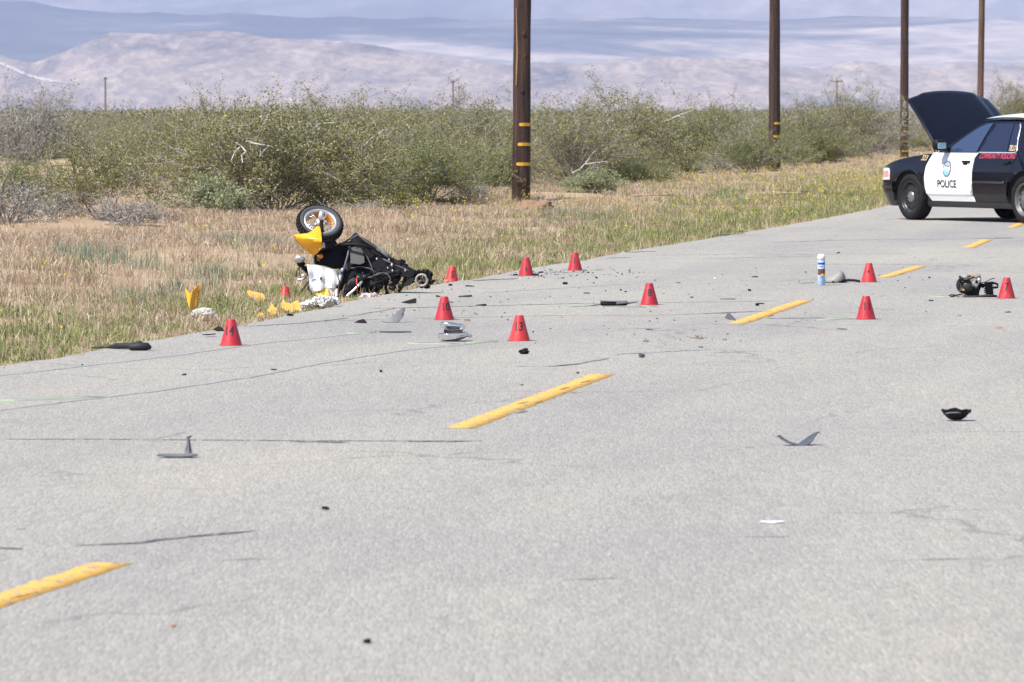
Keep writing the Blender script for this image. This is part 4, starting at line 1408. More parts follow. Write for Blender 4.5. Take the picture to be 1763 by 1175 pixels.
def chrome_cover():
    p = G(784, 588)
    t = thing('exhaust_cover', 'crumpled bright chrome exhaust cover lying below cone 10', 'debris', p, 0.0)
    # lower half: a folded hull, ribs along it
    def hull(name, x0, x1, zc, rz, ry, nrib, tilt, open_ang, m, y0=0.0):
        b = bmesh.new(); cols = []
        n = 24
        for i in range(n + 1):
            u = i / n; x = x0 + (x1 - x0) * u
            taper = math.sin(math.pi * (0.12 + 0.82 * u)) ** 0.5
            ring = []
            for k in range(17):
                a = R(180 + open_ang) + (R(360 - open_ang) - R(180 + open_ang)) * k / 16
                rib = 1 + 0.07 * math.cos(k / 16 * math.pi * nrib)
                ring.append(b.verts.new((x, y0 + math.cos(a) * ry * taper * rib, zc + tilt * (u - 0.5) + math.sin(a) * rz * taper * rib)))
            cols.append(ring)
        for i in range(n):
            for k in range(16):
                b.faces.new((cols[i][k], cols[i + 1][k], cols[i + 1][k + 1], cols[i][k + 1]))
        thicken(b, 0.004)
        return bm_obj(name, b, m, t, True)
    hull('lower_shell', -0.115, 0.085, 0.058, 0.054, 0.085, 6, 0.01, 0, M['chrome'])
    hull('upper_shell', -0.10, 0.062, 0.118, 0.050, 0.075, 6, -0.02, -8, M['chrome'], 0.012)
    b = bmesh.new()
    tube(b, [(0.06, -0.01, 0.05), (0.09, -0.02, 0.045), (0.115, -0.02, 0.036)], [0.022, 0.014, 0.010], 10)
    bm_obj('pipe_end', b, M['silver'], t, True)
    b = bmesh.new()
    box(b, -0.015, 0.03, 0.068, 0.13, 0.05, 0.02, None, 0.006)
    bm_obj('inner_baffle', b, mat('rusty_baffle', (0.10, 0.05, 0.03), 0.8, noise_amt=0.4), t)


chrome_cover()


def engine():
    L = Loc(1668, 512)
    p = G(1668, 512)
    t = thing('engine_unit', 'oily broken scooter engine with a domed silver cover beside cone 7', 'debris', p)
    rx = Matrix.Rotation(R(-12), 4, 'X')
    def at(x, y, d): u = L(x, y); return Vector((u[0], d, u[1]))
    # drum facing the camera
    m = Matrix.Translation(at(1667, 494, 0.02)) @ Matrix.Rotation(R(8), 4, 'Z') @ Matrix.Rotation(R(6), 4, 'X')
    b = bmesh.new()
    lathe(b, [(0.001, -0.02), (0.058, -0.02), (0.070, -0.005), (0.078, 0.02), (0.080, 0.11), (0.06, 0.13), (0.001, 0.13)], 32, 'Y', m)
    bmesh.ops.recalc_face_normals(b, faces=b.faces[:])
    bm_obj('crankcase', b, M['black_matte'], t, True)
    b = bmesh.new()
    m2 = Matrix.Translation(at(1665, 491, 0.0)) @ Matrix.Rotation(R(-28), 4, 'X')
    lathe(b, [(0.001, -0.045), (0.026, -0.042), (0.046, -0.028), (0.057, -0.008), (0.060, 0.02)], 28, 'Y', m2)
    bmesh.ops.recalc_face_normals(b, faces=b.faces[:])
    bm_obj('dome_cover', b, M['steel_dark'], t, True)
    b = bmesh.new()
    for rr, dz in ((0.078, 0.0), (0.072, 0.014)):
        pts = [at(1666, 491, 0) + Vector((math.cos(R(a)) * rr, -0.045 + 0.01 * math.sin(a), 0.005 + math.sin(R(a)) * rr * 0.92 + dz * 0.4)) for a in range(10, 175, 15)]
        tube(b, pts, 0.009, 6)
    bm_obj('cover_ribs', b, M['black'], t, True)
    q = random.Random(12)
    for k in range(16):
        b = bmesh.new()
        c0 = at(q.uniform(1651, 1688), q.uniform(476, 509), q.uniform(-0.06, 0.0))
        if (c0 - at(1665, 493, -0.03)).length < 0.05: c0 = c0 + Vector((0, 0.05, 0.03))
        box(b, c0.x, c0.y, max(0.02, c0.z), q.uniform(0.012, 0.04), q.uniform(0.012, 0.04), q.uniform(0.008, 0.025), Matrix.Rotation(q.uniform(-1, 1), 3, 'Y') @ Matrix.Rotation(q.uniform(-1, 1), 3, 'Z'), 0.002)
        bm_obj('bent_bracket', b, M[q.choice(['black', 'black', 'steel_dark', 'copper', 'grey_plastic'])], t)
    b = bmesh.new()
    blob(b, at(1663, 477, -0.02), 0.046, 0.05, 0.026, 0.3, 3, 3); bm_obj('white_housing', b, M['grey_shell'], t, True)
    b = bmesh.new()
    blob(b, at(1679, 484, 0.0), 0.05, 0.06, 0.055, 0.35, 8, 3); bm_obj('cylinder_head', b, M['silver'], t, True)
    b = bmesh.new()
    box(b, *at(1676, 475, -0.03), 0.052, 0.05, 0.018, Matrix.Rotation(R(10), 3, 'Y'), 0.004)
    box(b, *at(1683, 478, 0.04), 0.03, 0.05, 0.016, Matrix.Rotation(R(40), 3, 'Y'), 0.004)
    bm_obj('bracket', b, M['copper'], t)
    b = bmesh.new()
    box(b, *at(1681, 496, 0.06), 0.075, 0.11, 0.10, Matrix.Rotation(R(20), 3, 'Y'), 0.012)
    box(b, *at(1676, 507, 0.05), 0.10, 0.10, 0.045, None, 0.01)
    bm_obj('gearcase', b, M['black_matte'], t)
    b = bmesh.new()
    for i in range(6):
        z = 0.045 + 0.016 * i
        tt = at(1700, 512, 0.02)
        box(b, tt.x + 0.012, tt.y, z, 0.075, 0.10, 0.008, Matrix.Rotation(R(-6), 3, 'Y'), 0.002)
    tt = at(1703, 499, 0.02)
    box(b, tt.x, tt.y, tt.z + 0.005, 0.062, 0.085, 0.115, Matrix.Rotation(R(-8), 3, 'Y'), 0.014)
    bm_obj('finned_cylinder', b, M['black'], t)
    b = bmesh.new()
    tube(b, [at(1684, 490, 0.03), at(1696, 491, 0.02), at(1706, 489, 0.02)], 0.010, 7)
    tube(b, [at(1683, 492, 0.0), at(1694, 494, 0.0)], 0.012, 7)
    tube(b, [at(1706, 487, 0.02), at(1713, 488, 0.02), at(1718, 490, 0.02), at(1718, 495, 0.02), at(1710, 496, 0.02)], 0.010, 7)
    bm_obj('linkage', b, M['black'], t, True)
    b = bmesh.new()
    tube(b, [at(1686, 489, 0.03), at(1697, 486, 0.03), at(1706, 481, 0.03), at(1713, 479.5, 0.03)], 0.0045, 6)
    bm_obj('cable', b, M['steel_dark'], t, True)
    b = bmesh.new()
    tube(b, [at(1655, 507, -0.02), at(1645, 508.5, -0.03), at(1637, 507.5, -0.03), at(1634, 509, -0.04), at(1637, 511, -0.05), at(1643, 510, -0.05)], 0.007, 6)
    bm_obj('hose', b, M['rubber'], t, True)
    b = bmesh.new()
    tube(b, [at(1660, 511, -0.05), at(1685, 511, -0.03), at(1700, 509.5, -0.02), at(1716, 510, -0.03)], [0.008, 0.012, 0.016, 0.010], 7)
    bm_obj('drive_belt', b, M['rubber'], t, True)


engine()


def flat_piece(name, px, py, outline, m, label, cat='debris', bend=None, depth=None, thick=0.004, group=None, lift=0.0, step=0.03):
    """a panel fragment: outline in photo pixels round its ground point, curved in depth by bend(x, z)"""
    L = Loc(px, py)
    pts = [L(*q) for q in outline]
    zmin = min(q[1] for q in pts)
    pts = [(a, b - zmin + 0.003 + lift) for a, b in pts]
    bm = shell(pts, bend or (lambda x, z: 0.5 * z), thick, step)
    o = bm_obj(name, bm, m, None, False, G(px, py))
    return tag(o, label, cat, group)


def ground_piece(name, px, py, plan, m, label, thick=0.006, zf=None, cat='debris', group=None):
    """a fragment lying on the road: plan outline (x right, y away) in metres, height from zf(x, y)"""
    xs = [q[0] for q in plan]; ys = [q[1] for q in plan]
    bm = poly_bm(plan, frange(min(xs), max(xs), 0.025)[1:-1], frange(min(ys), max(ys), 0.025)[1:-1])
    for v in bm.verts:
        x, y = v.co.x, v.co.z
        v.co = Vector((x, y, 0.006 + (zf(x, y) if zf else 0)))
    bmesh.ops.recalc_face_normals(bm, faces=bm.faces[:])
    thicken(bm, thick)
    return tag(bm_obj(name, bm, m, None, False, G(px, py)), label, cat, group)


# grey bent panel with an upright tongue
def bent_panel():
    s = scale_at(788)
    t = thing('bent_panel', 'grey bent panel with an upright tongue lying alone in the near lane', 'debris', G(310, 788))
    plan = [(-0.105, -0.03), (-0.06, -0.045), (0.0, -0.05), (0.05, -0.045), (0.085, -0.03), (0.06, 0.03), (0.0, 0.05), (-0.06, 0.035), (-0.10, 0.0)]
    bm = poly_bm(plan, frange(-0.1, 0.08, 0.02), frange(-0.05, 0.05, 0.02))
    for v in bm.verts:
        x, y = v.co.x, v.co.z
        v.co = Vector((x, y, 0.008 + 0.010 * max(0, 1 - (y / 0.05) ** 2) + 0.02 * max(0, x) * 1.0))
    bmesh.ops.recalc_face_normals(bm, faces=bm.faces[:]); thicken(bm, 0.006)
    bm_obj('plate', bm, M['grey_plastic'], t)
    pts = [(0.020, 0.010), (0.058, 0.008), (0.052, 0.03), (0.043, 0.048), (0.040, 0.075), (0.043, 0.088), (0.056, 0.100), (0.047, 0.100), (0.036, 0.094), (0.030, 0.096), (0.031, 0.075), (0.030, 0.045), (0.026, 0.025)]
    bm = shell(pts, lambda x, z: 0.01 + 0.12 * z + 0.5 * (x - 0.035) ** 2 * 20, 0.006, 0.02)
    bm_obj('tongue', bm, M['grey_plastic'], t)


bent_panel()


def curved_blade():
    t = thing('curved_blade', 'curved dark plastic blade rocking on its back in the right lane', 'debris', G(1374, 767), 0.12)
    n = 14
    bm = bmesh.new(); rows = []
    for i in range(n + 1):
        u = -1 + 2 * i / n
        x = 0.095 * u
        z = 0.006 + 0.052 * abs(u) ** 1.7 * (0.82 if u < 0 else 1.05)
        w = 0.050 * (1 - abs(u) ** 2.2) + 0.006 if u > 0 else 0.040 * (1 - abs(u) ** 2.0) + 0.006
        tl = 0.75 if u > 0 else 0.05
        rows.append([bm.verts.new((x + 0.01 * q, q * w, z + tl * (q * w) * (u if u > 0 else 0))) for q in (-1, -0.33, 0.33, 1)])
    for i in range(n):
        for k in range(3):
            bm.faces.new((rows[i][k], rows[i + 1][k], rows[i + 1][k + 1], rows[i][k + 1]))
    bmesh.ops.recalc_face_normals(bm, faces=bm.faces[:]); thicken(bm, 0.005)
    bm_obj('blade', bm, M['slate'], t, True)


curved_blade()


def black_bowl():
    t = thing('broken_bowl', 'broken black bowl shaped plastic piece at the right of the near lane', 'debris', G(1646, 725), 0.2)
    bm = bmesh.new()
    n, k = 18, 6
    rings = []
    for j in range(k + 1):
        f = j / k
        ring = []
        for i in range(n):
            a = 2 * math.pi * i / n
            jag = 1 + 0.22 * noise.noise(Vector((math.cos(a) * 2, math.sin(a) * 2, 3.0))) * f
            r = 0.025 + 0.052 * f
            ring.append(bm.verts.new((math.cos(a) * r * jag * 1.05, math.sin(a) * r * 0.8, 0.006 + 0.050 * f ** 1.6 * (jag + 0.2 * noise.noise(Vector((a, 1, 7)))))))
        rings.append(ring)
    for j in range(k):
        for i in range(n):
            bm.faces.new((rings[j][i], rings[j][(i + 1) % n], rings[j + 1][(i + 1) % n], rings[j + 1][i]))
    bm.faces.new(rings[0][::-1])
    bmesh.ops.recalc_face_normals(bm, faces=bm.faces[:]); thicken(bm, 0.005)
    bm_obj('bowl', bm, M['black'], t)
    bm = bmesh.new()
    tube(bm, [(-0.062, -0.03, 0.04), (-0.045, -0.05, 0.045), (-0.01, -0.058, 0.046), (0.03, -0.045, 0.046), (0.055, -0.02, 0.044)], 0.004, 5)
    tube(bm, [(0.05, 0.0, 0.04), (0.078, -0.01, 0.048)], 0.006, 5)
    bm_obj('rim_wire', bm, M['grey_plastic'], t)


black_bowl()

# hoses at the verge
bm = bmesh.new()
tube(bm, [(-0.21, 0.30, 0.012), (-0.15, 0.22, 0.022), (-0.06, 0.14, 0.026), (0.02, 0.09, 0.03)], [0.012, 0.020, 0.022, 0.02], 10)
tube(bm, [(-0.34, 0.42, 0.0), (-0.20, 0.30, 0.010)], [0.006, 0.010], 6)
tag(bm_obj('rubber_hose', bm, M['rubber'], None, True, G(238, 604)), 'thin black rubber strip trailing into the weeds at left', 'debris')
bm = bmesh.new()
tube(bm, [(-0.068, 0.0, 0.018), (-0.06, -0.005, 0.024), (0.0, -0.01, 0.027), (0.055, 0.0, 0.028), (0.075, 0.01, 0.018)], [0.014, 0.022, 0.026, 0.026, 0.012], 12)
blob(bm, (-0.01, 0.05, 0.042), 0.034, 0.03, 0.022, 0.15, 2, 2)
tag(bm_obj('handlebar_grip', bm, M['rubber'], None, True, G(240, 604)), 'stubby black rubber grip lying at the pavement edge left of cone 14', 'debris')

# torn grey panel and other readable fragments
flat_piece('torn_panel', 680, 556, [(656, 554), (664, 549), (676, 546), (684, 538), (692, 532), (697, 531), (692, 543), (696, 543), (693, 548), (686, 556), (668, 556)], M['grey_plastic'], 'grey torn panel with a pointed tip left of cone 10', bend=lambda x, z: 0.9 * z + 3.0 * x * x, thick=0.006)
flat_piece('black_wedge', 704, 524, [(690, 523), (702, 519.5), (715, 516), (717, 517), (717, 524), (704, 525)], M['black'], 'black wedge shaped fragment above the torn grey panel', bend=lambda x, z: 0.8 * z)
flat_piece('black_shard', 621, 557, [(610, 557), (618, 553), (626, 551.5), (631, 556), (632, 558)], M['black_matte'], 'black shard left of the torn grey panel', bend=lambda x, z: 1.5 * z)
flat_piece('black_shard', 376, 571, [(366, 569), (374, 564.5), (380, 565), (387, 571), (374, 572)], M['black_matte'], 'black triangular shard behind cone 14', bend=lambda x, z: 1.5 * z)
ground_piece('black_shard', 360, 580, [(-0.045, -0.03), (0.0, -0.04), (0.05, -0.03), (0.04, 0.03), (-0.02, 0.04)], M['black'], 'flat black shard just left of cone 14', zf=lambda x, y: 0.006 + 0.1 * max(0, x))
ground_piece('flat_strip', 680, 573, [(-0.118, -0.03), (0.0, -0.045), (0.115, -0.03), (0.118, 0.01), (0.02, 0.045), (-0.10, 0.02)], M['slate'], 'flat thin grey strip below the torn grey panel', zf=lambda x, y: 0.004)


def muffler_strip():
    t = thing('muffler_strip', 'long grey and black broken strip left of cone 8', 'debris', G(1058, 528), -0.05)
    bm = bmesh.new()
    tube(bm, [(-0.115, 0, 0.022), (-0.10, 0, 0.024), (0.06, 0.01, 0.026), (0.09, 0.01, 0.026), (0.105, 0.01, 0.024)], [0.014, 0.02, 0.021, 0.021, 0.012], 10)
    bm_obj('canister', bm, M['black_matte'], t, True)
    bm = bmesh.new()
    box(bm, -0.03, 0.01, 0.042, 0.18, 0.06, 0.006, Matrix.Rotation(R(2), 3, 'Y'), 0.002)
    tube(bm, [(-0.20, 0.0, 0.008), (-0.16, 0.0, 0.014), (-0.11, 0, 0.02)], [0.004, 0.008, 0.010], 6)
    box(bm, 0.06, 0.0, 0.034, 0.09, 0.05, 0.022, Matrix.Rotation(R(-6), 3, 'Y'), 0.006)
    tube(bm, [(0.10, 0.0, 0.026), (0.15, 0.01, 0.034), (0.19, 0.01, 0.040)], [0.012, 0.008, 0.005], 6)
    bm_obj('strap_plate', bm, M['grey_plastic'], t)


muffler_strip()
bm = bmesh.new(); blob(bm, (0, 0, 0.016), 0.034, 0.03, 0.018, 0.5, 5, 2); blob(bm, (0.014, 0, 0.028), 0.014, 0.014, 0.012, 0.4, 6, 2)
tag(bm_obj('black_lump', bm, M['black'], None, False, G(902, 610)), 'black jagged lump lying in front of cone 13', 'debris')
bm = bmesh.new(); blob(bm, (0, 0, 0.012), 0.022, 0.02, 0.013, 0.5, 9, 2); blob(bm, (-0.012, 0, 0.022), 0.008, 0.008, 0.008, 0.4, 3, 2)
tag(bm_obj('black_lump', bm, M['slate'], None, False, G(1105, 616)), 'small grey black lump alone right of cone 13', 'debris')
flat_piece('grey_shard', 1257, 551, [(1248, 548), (1252, 542), (1257, 541), (1262, 546), (1266, 551), (1254, 551)], M['slate'], 'dark grey folded shard at the near end of a yellow dash', bend=lambda x, z: 0.8 * z)
bm = bmesh.new(); box(bm, -0.015, 0, 0.012, 0.03, 0.03, 0.020, None, 0.003); tube(bm, [(-0.01, 0, 0.02), (0.04, 0, 0.018)], 0.005, 5)
tag(bm_obj('black_bracket', bm, M['black'], None, False, G(1307, 527)), 'little black hooked bracket beside the second far yellow dash', 'debris')
bm = bmesh.new(); box(bm, 0, 0, 0.011, 0.045, 0.03, 0.020, None, 0.003)
tag(bm_obj('black_block', bm, M['black'], None, False, G(973, 490)), 'small black block on the road below cone 2', 'debris')
ground_piece('white_scrap', 1328, 900, [(-0.05, -0.03), (0.01, -0.05), (0.055, -0.02), (0.04, 0.03), (-0.03, 0.045)], M['paper'], 'white paper scrap lying flat in the near right lane', zf=lambda x, y: -0.003 + 0.05 * abs(x), thick=0.0015)
bm = bmesh.new()
for i in range(16):
    q = random.Random(i); a = q.uniform(0, 6.28); x, y = q.gauss(0, 0.025), q.gauss(0, 0.03)
    tube(bm, [(x, y, 0.004), (x + 0.02 * math.cos(a), y + 0.02 * math.sin(a), q.uniform(0.008, 0.03))], 0.0025, 4)
tag(bm_obj('dry_twigs', bm, M['brown'], None, False, G(1204, 584)), 'little clump of brown twigs on the road', 'litter')

# loose bits: (x, row, width m, depth m, height m, material, label)
BITS = [
    (560, 878, 0.035, 0.03, 0.012, 'black', 'small black fragment midway up the near left lane'),
    (632, 1108, 0.030, 0.03, 0.012, 'black', 'nearest small black fragment low in the photo'),
    (995, 644, 0.020, 0.02, 0.012, 'rubber', 'small brown black fragment touching the far end of the long yellow dash'),
    (298, 1080, 0.022, 0.02, 0.005, 'rust', 'tiny reddish fragment in the near left lane'),
    (317, 647, 0.030, 0.02, 0.010, 'black', 'small black chip below cone 14'),
    (472, 638, 0.040, 0.02, 0.007, 'black_matte', 'flat dark chip in the left lane right of cone 14'),
    (656, 642, 0.020, 0.02, 0.016, 'black', 'small upright black chip below the flat grey strip'),
    (142, 630, 0.014, 0.014, 0.008, 'black', 'tiny dark speck near the weeds at far left'),
    (1450, 568, 0.075, 0.03, 0.008, 'slate', 'flat grey sliver below cone 11'),
    (1735, 539, 0.060, 0.03, 0.010, 'slate', 'dark sliver below cone 7'),
    (1720, 566, 0.075, 0.025, 0.006, 'rust', 'reddish brown sliver at the right frame edge'),
    (1603, 519, 0.050, 0.03, 0.010, 'black', 'black and white sliver left of the engine'),
    (1652, 545, 0.040, 0.02, 0.006, 'grey_plastic', 'faint grey sliver below the engine'),
    (1118, 569, 0.060, 0.03, 0.008, 'slate', 'upper of two flat slivers below cone 8'),
    (1112, 589, 0.055, 0.03, 0.008, 'slate', 'lower of two flat slivers below cone 8'),
    (1290, 502, 0.036, 0.03, 0.022, 'black', 'angular black chip below the far flat sliver'),
    (1300, 478, 0.075, 0.04, 0.010, 'black', 'flat black sliver on the far lane left of the spray can'),
    (1168, 488, 0.050, 0.03, 0.008, 'slate', 'flat dark sliver above right of cone 8'),
    (1191, 514, 0.032, 0.03, 0.016, 'slate', 'small dark chip right of cone 8'),
    (1254, 516, 0.150, 0.06, 0.007, 'slate', 'long thin flat sliver right of cone 8'),
    (1010, 506, 0.070, 0.03, 0.008, 'black_matte', 'flat brown black sliver above the long grey strip'),
    (1069, 501, 0.022, 0.02, 0.014, 'black', 'left of a pair of black crumbs above cone 8'),
    (1077, 504, 0.024, 0.02, 0.012, 'black', 'right of a pair of black crumbs above cone 8'),
    (808, 494, 0.090, 0.05, 0.010, 'black', 'upper flat black strip right of the half hidden cone'),
    (801, 512, 0.125, 0.06, 0.014, 'black_matte', 'long flat black strip right of cone 10'),
    (754, 512, 0.050, 0.04, 0.014, 'black', 'curled black sliver directly above cone 10'),
    (777, 522, 0.032, 0.03, 0.012, 'slate', 'small grey chip at the right shoulder of cone 10'),
    (829, 527, 0.110, 0.05, 0.012, 'black', 'dark strip lying on the long crack right of cone 10'),
    (804, 553, 0.056, 0.05, 0.014, 'brown', 'brown grey scrap right of cone 10'),
    (887, 475, 0.060, 0.05, 0.018, 'black', 'black scrap at the left foot of cone 2'),
    (930, 471, 0.040, 0.03, 0.018, 'black', 'black scrap just behind cone 2 on the right'),
    (921, 475, 0.070, 0.05, 0.020, 'black', 'bent black scrap at the right foot of cone 2'),
    (932, 477, 0.022, 0.02, 0.016, 'black', 'black crumb right of cone 2'),
    (1013, 471, 0.026, 0.03, 0.016, 'black', 'black and white crumb right of cone 1'),
    (1027, 480, 0.024, 0.02, 0.016, 'black', 'black crumb below right of cone 1'),
    (1022, 489, 0.020, 0.02, 0.012, 'slate', 'grey crumb above the flat brown sliver'),
    (968, 480, 0.050, 0.04, 0.010, 'slate', 'grey flake between cones 1 and 2'),
    (1084, 468, 0.024, 0.02, 0.012, 'black', 'lone black crumb in the far lane right of cone 1'),
    (1600, 480, 0.026, 0.03, 0.018, 'slate', 'dark crumb right of cone 4'),
    (1546, 485, 0.022, 0.02, 0.010, 'slate', 'grey crumb just right of cone 4 on the dash'),
    (1443, 437, 0.040, 0.03, 0.014, 'black', 'farthest black crumb above the spray can'),
    (1387, 470, 0.020, 0.02, 0.010, 'black', 'tiny black crumb left of the spray can'),
    (1231, 480, 0.030, 0.03, 0.010, 'white_plastic', 'small pale flake left of the far flat sliver'),
    (704, 522, 0.0, 0, 0, None, ''),
    (775, 493, 0.050, 0.04, 0.022, 'black', 'black scrap at the foot of the half hidden cone'),
    (500, 545, 0.060, 0.05, 0.022, 'black', 'black scrap at the pavement edge below the sunk cone'),
    (918, 573, 0.014, 0.014, 0.010, 'black', 'tiny black crumb right of cone 13'),
    (898, 664, 0.030, 0.02, 0.005, 'slate', 'flat grey flake above the long yellow dash'),
    (1206, 599, 0.040, 0.03, 0.006, 'slate', 'flat grey flake below the clump of twigs'),
    (1247, 586, 0.040, 0.04, 0.008, 'brown', 'faint brown scrap right of the clump of twigs'),
    (1480, 532, 0.026, 0.02, 0.008, 'slate', 'grey flake behind cone 11 on its left'),
    (1050, 957, 0.012, 0.012, 0.006, 'white_plastic', 'tiny pale crumb low in the middle of the photo'),
    (560, 452 + 103, 0.0, 0, 0, None, ''),
]
for i, (px, py, w, dd, h, mk, lb) in enumerate(BITS):
    if mk is None: continue
    q = random.Random(900 + i)
    n = q.choice([5, 6, 7])
    bm = bmesh.new()
    top, bot = [], []
    tilt = q.uniform(-0.5, 0.5)
    for k in range(n):
        a = 2 * math.pi * (k + q.uniform(-0.25, 0.25)) / n
        x, y = math.cos(a) * w / 2 * q.uniform(0.8, 1.1), math.sin(a) * dd / 2 * q.uniform(0.7, 1.2)
        lift = max(0.0, h * 0.5 * (1 + 1.6 * tilt * x / (w / 2)) * q.uniform(0.7, 1.2))
        bot.append(bm.verts.new((x, y, 0.001 + lift * 0.35)))
        top.append(bm.verts.new((x * 0.85, y * 0.85, 0.003 + lift + h * 0.35)))
    bm.faces.new(bot[::-1]); bm.faces.new(top)
    for k in range(n):
        bm.faces.new((bot[k], bot[(k + 1) % n], top[(k + 1) % n], top[k]))
    tag(bm_obj('debris_fragment', bm, M[mk], None, False, G(px, py)), lb, 'debris', 'loose fragments scattered over the road')

def grit():
    nr_ = np.random.RandomState(8)
    pts = []
    for (a, b, n, sx, sy) in ((930, 470, 110, 0.30, 0.8), (1010, 470, 60, 0.35, 0.9), (800, 505, 40, 0.5, 1.6), (1230, 500, 40, 0.9, 3.0), (690, 545, 30, 0.4, 1.2), (1200, 592, 8, 0.35, 1.0), (1560, 480, 24, 0.8, 2.5), (900, 560, 30, 0.8, 3.0)):
        g = G(a, b)
        pts.append(np.stack([g.x + nr_.normal(0, sx, n), g.y + nr_.normal(0, sy, n)], 1))
    P = np.concatenate(pts)
    P = P[(P[:, 0] - edge_xv(P[:, 1])) > 0.08]
    n = len(P); r = nr_.uniform(0.003, 0.009, n)
    V = np.zeros((n, 4, 3))
    for k in range(3):
        a = 2.094 * k + nr_.uniform(0, 1.2, n)
        V[:, k] = np.stack([P[:, 0] + np.cos(a) * r * 1.6, P[:, 1] + np.sin(a) * r * 1.6, np.full(n, 0.001)], 1)
    V[:, 3] = np.stack([P[:, 0], P[:, 1], r * 1.1], 1)
    f = (np.arange(n) * 4)[:, None]
    F = np.concatenate([f + np.array([[0, 1, 3]]), f + np.array([[1, 2, 3]]), f + np.array([[2, 0, 3]])])
    tag(link('plastic_grit', fast_mesh('plastic_grit', V.reshape(-1, 3), F, M['black_matte'])), 'fine dark plastic grit strewn over the road', None, None, 'stuff')


grit()

# ------------------------------------------------------------------ wreckage in the weeds
def yellow_fork_piece():
    L = Loc(332, 543)
    o = [(318, 496.7), (321, 499), (327, 505.5), (336, 497), (344, 488), (341.5, 499), (344, 506.5), (338.5, 514), (335.6, 527), (340, 535), (332, 541), (328, 536.5), (322.5, 518)]
    pts = [L(*q) for q in o]
    def yf(x, z):
        u = x - (-0.02 + 0.10 * (z - 0.1))
        return -0.035 + abs(u) * 0.9 + 0.08 * z
    bm = shell(pts, yf, 0.005, 0.02)
    tag(bm_obj('fender_piece', bm, M['yellow'], None, False, G(332, 543)), 'bright yellow two pronged fender piece standing in the weeds', 'fender piece')


yellow_fork_piece()


def crumple(name, px, py, rx, ry, rz, m, label, seed, rough=0.45, cat='litter', freq=3.2, dz=0.0):
    bm = bmesh.new()
    blob(bm, (0, 0, rz * 0.5 + dz), rx, ry, rz, rough, seed, 4, None, freq)
    return tag(bm_obj(name, bm, m, None, False, G(px, py, -0.02)), label, cat)


crumple('white_clump', 350, 551, 0.10, 0.12, 0.060, M['white_rock'], 'dirty white lump at the foot of the yellow two pronged piece', 3, 0.25, 'rock')
# crumpled white sheeting made of many little folds
def sheeting(px, py, lumps, label, m):
    L = Loc(px, py)
    bm = bmesh.new()
    for i, (x, y, r) in enumerate(lumps):
        u = L(x, y)
        blob(bm, (u[0], 0.05 * math.sin(i * 1.7), u[1]), r, r * 1.2, r * 0.75, 0.7, i + 1, 3, None, 3.0)
    tag(bm_obj('plastic_sheeting', bm, m, None, False, G(px, py, -0.01)), label, 'litter')


sheeting(548, 530, [(516, 529, 0.028), (524, 526, 0.032), (531, 523, 0.034), (538, 522, 0.034), (545, 518, 0.036), (552, 516, 0.038), (560, 515, 0.038), (568, 516, 0.036), (576, 518, 0.034), (580, 521, 0.026), (556, 522, 0.04), (566, 523, 0.034), (546, 526, 0.032), (535, 529, 0.026), (517, 536, 0.022), (554, 529, 0.024)], 'crumpled white plastic sheeting heaped below the papers', M['foam'])
sheeting(637, 512, [(624, 513, 0.03), (630, 510, 0.034), (637, 511, 0.034), (644, 509, 0.028), (650, 513, 0.028), (657, 514, 0.02)], 'soft white cloth bundle at the pavement edge below the scooter', M['cloth'])

# yellow body fragments in the grass
flat_piece('fairing_piece', 448, 516, [(424, 496), (429, 494), (433, 497), (436, 496), (452, 500), (458, 508), (452, 516), (440, 512), (428, 503)], M['yellow_dusty'], 'dusty yellow panel lying in grass left of the scooter', lift=-0.035, bend=lambda x, z: 1.4 * z)
flat_piece('fairing_piece', 503, 531, [(482, 522), (486, 512), (487, 506), (489, 513), (500, 516), (512, 510), (518, 517), (516, 526), (505, 530), (492, 528)], M['yellow_dusty'], 'bright yellow broken panel behind the sunk red cone', lift=-0.035, bend=lambda x, z: 0.9 * z)
flat_piece('fairing_piece', 470, 536, [(460, 528), (466, 519), (466, 514), (472, 522), (477, 524), (475, 533), (466, 536)], M['yellow_dusty'], 'jagged yellow shard left of the sunk red cone', lift=-0.035, bend=lambda x, z: 0.8 * z)
flat_piece('fairing_piece', 450, 541, [(444, 535), (449, 532), (456, 537), (455, 542), (447, 541)], M['yellow_dusty'], 'smallest yellow shard lowest in the weeds', lift=-0.035, bend=lambda x, z: 0.8 * z)
flat_piece('black_scrap', 384, 533, [(376, 528), (379, 526), (384, 529), (390, 531), (388, 535), (380, 533)], M['black'], 'black scrap in the weeds right of the white lump', bend=lambda x, z: 0.8 * z)
bm = bmesh.new(); blob(bm, (0, 0, 0.03), 0.04, 0.04, 0.03, 0.3, 11, 2)
tag(bm_obj('dark_stone', bm, M['slate'], None, True, G(117, 556)), 'small dark stone in the weeds at far left', 'rock')

# ------------------------------------------------------------------ the wrecked scooter
SX, SY = 640, 505
SL = Loc(SX, SY)


def sp3(x, y, d=0.0):
    u = SL(x, y)
    return Vector((u[0], d, u[1]))


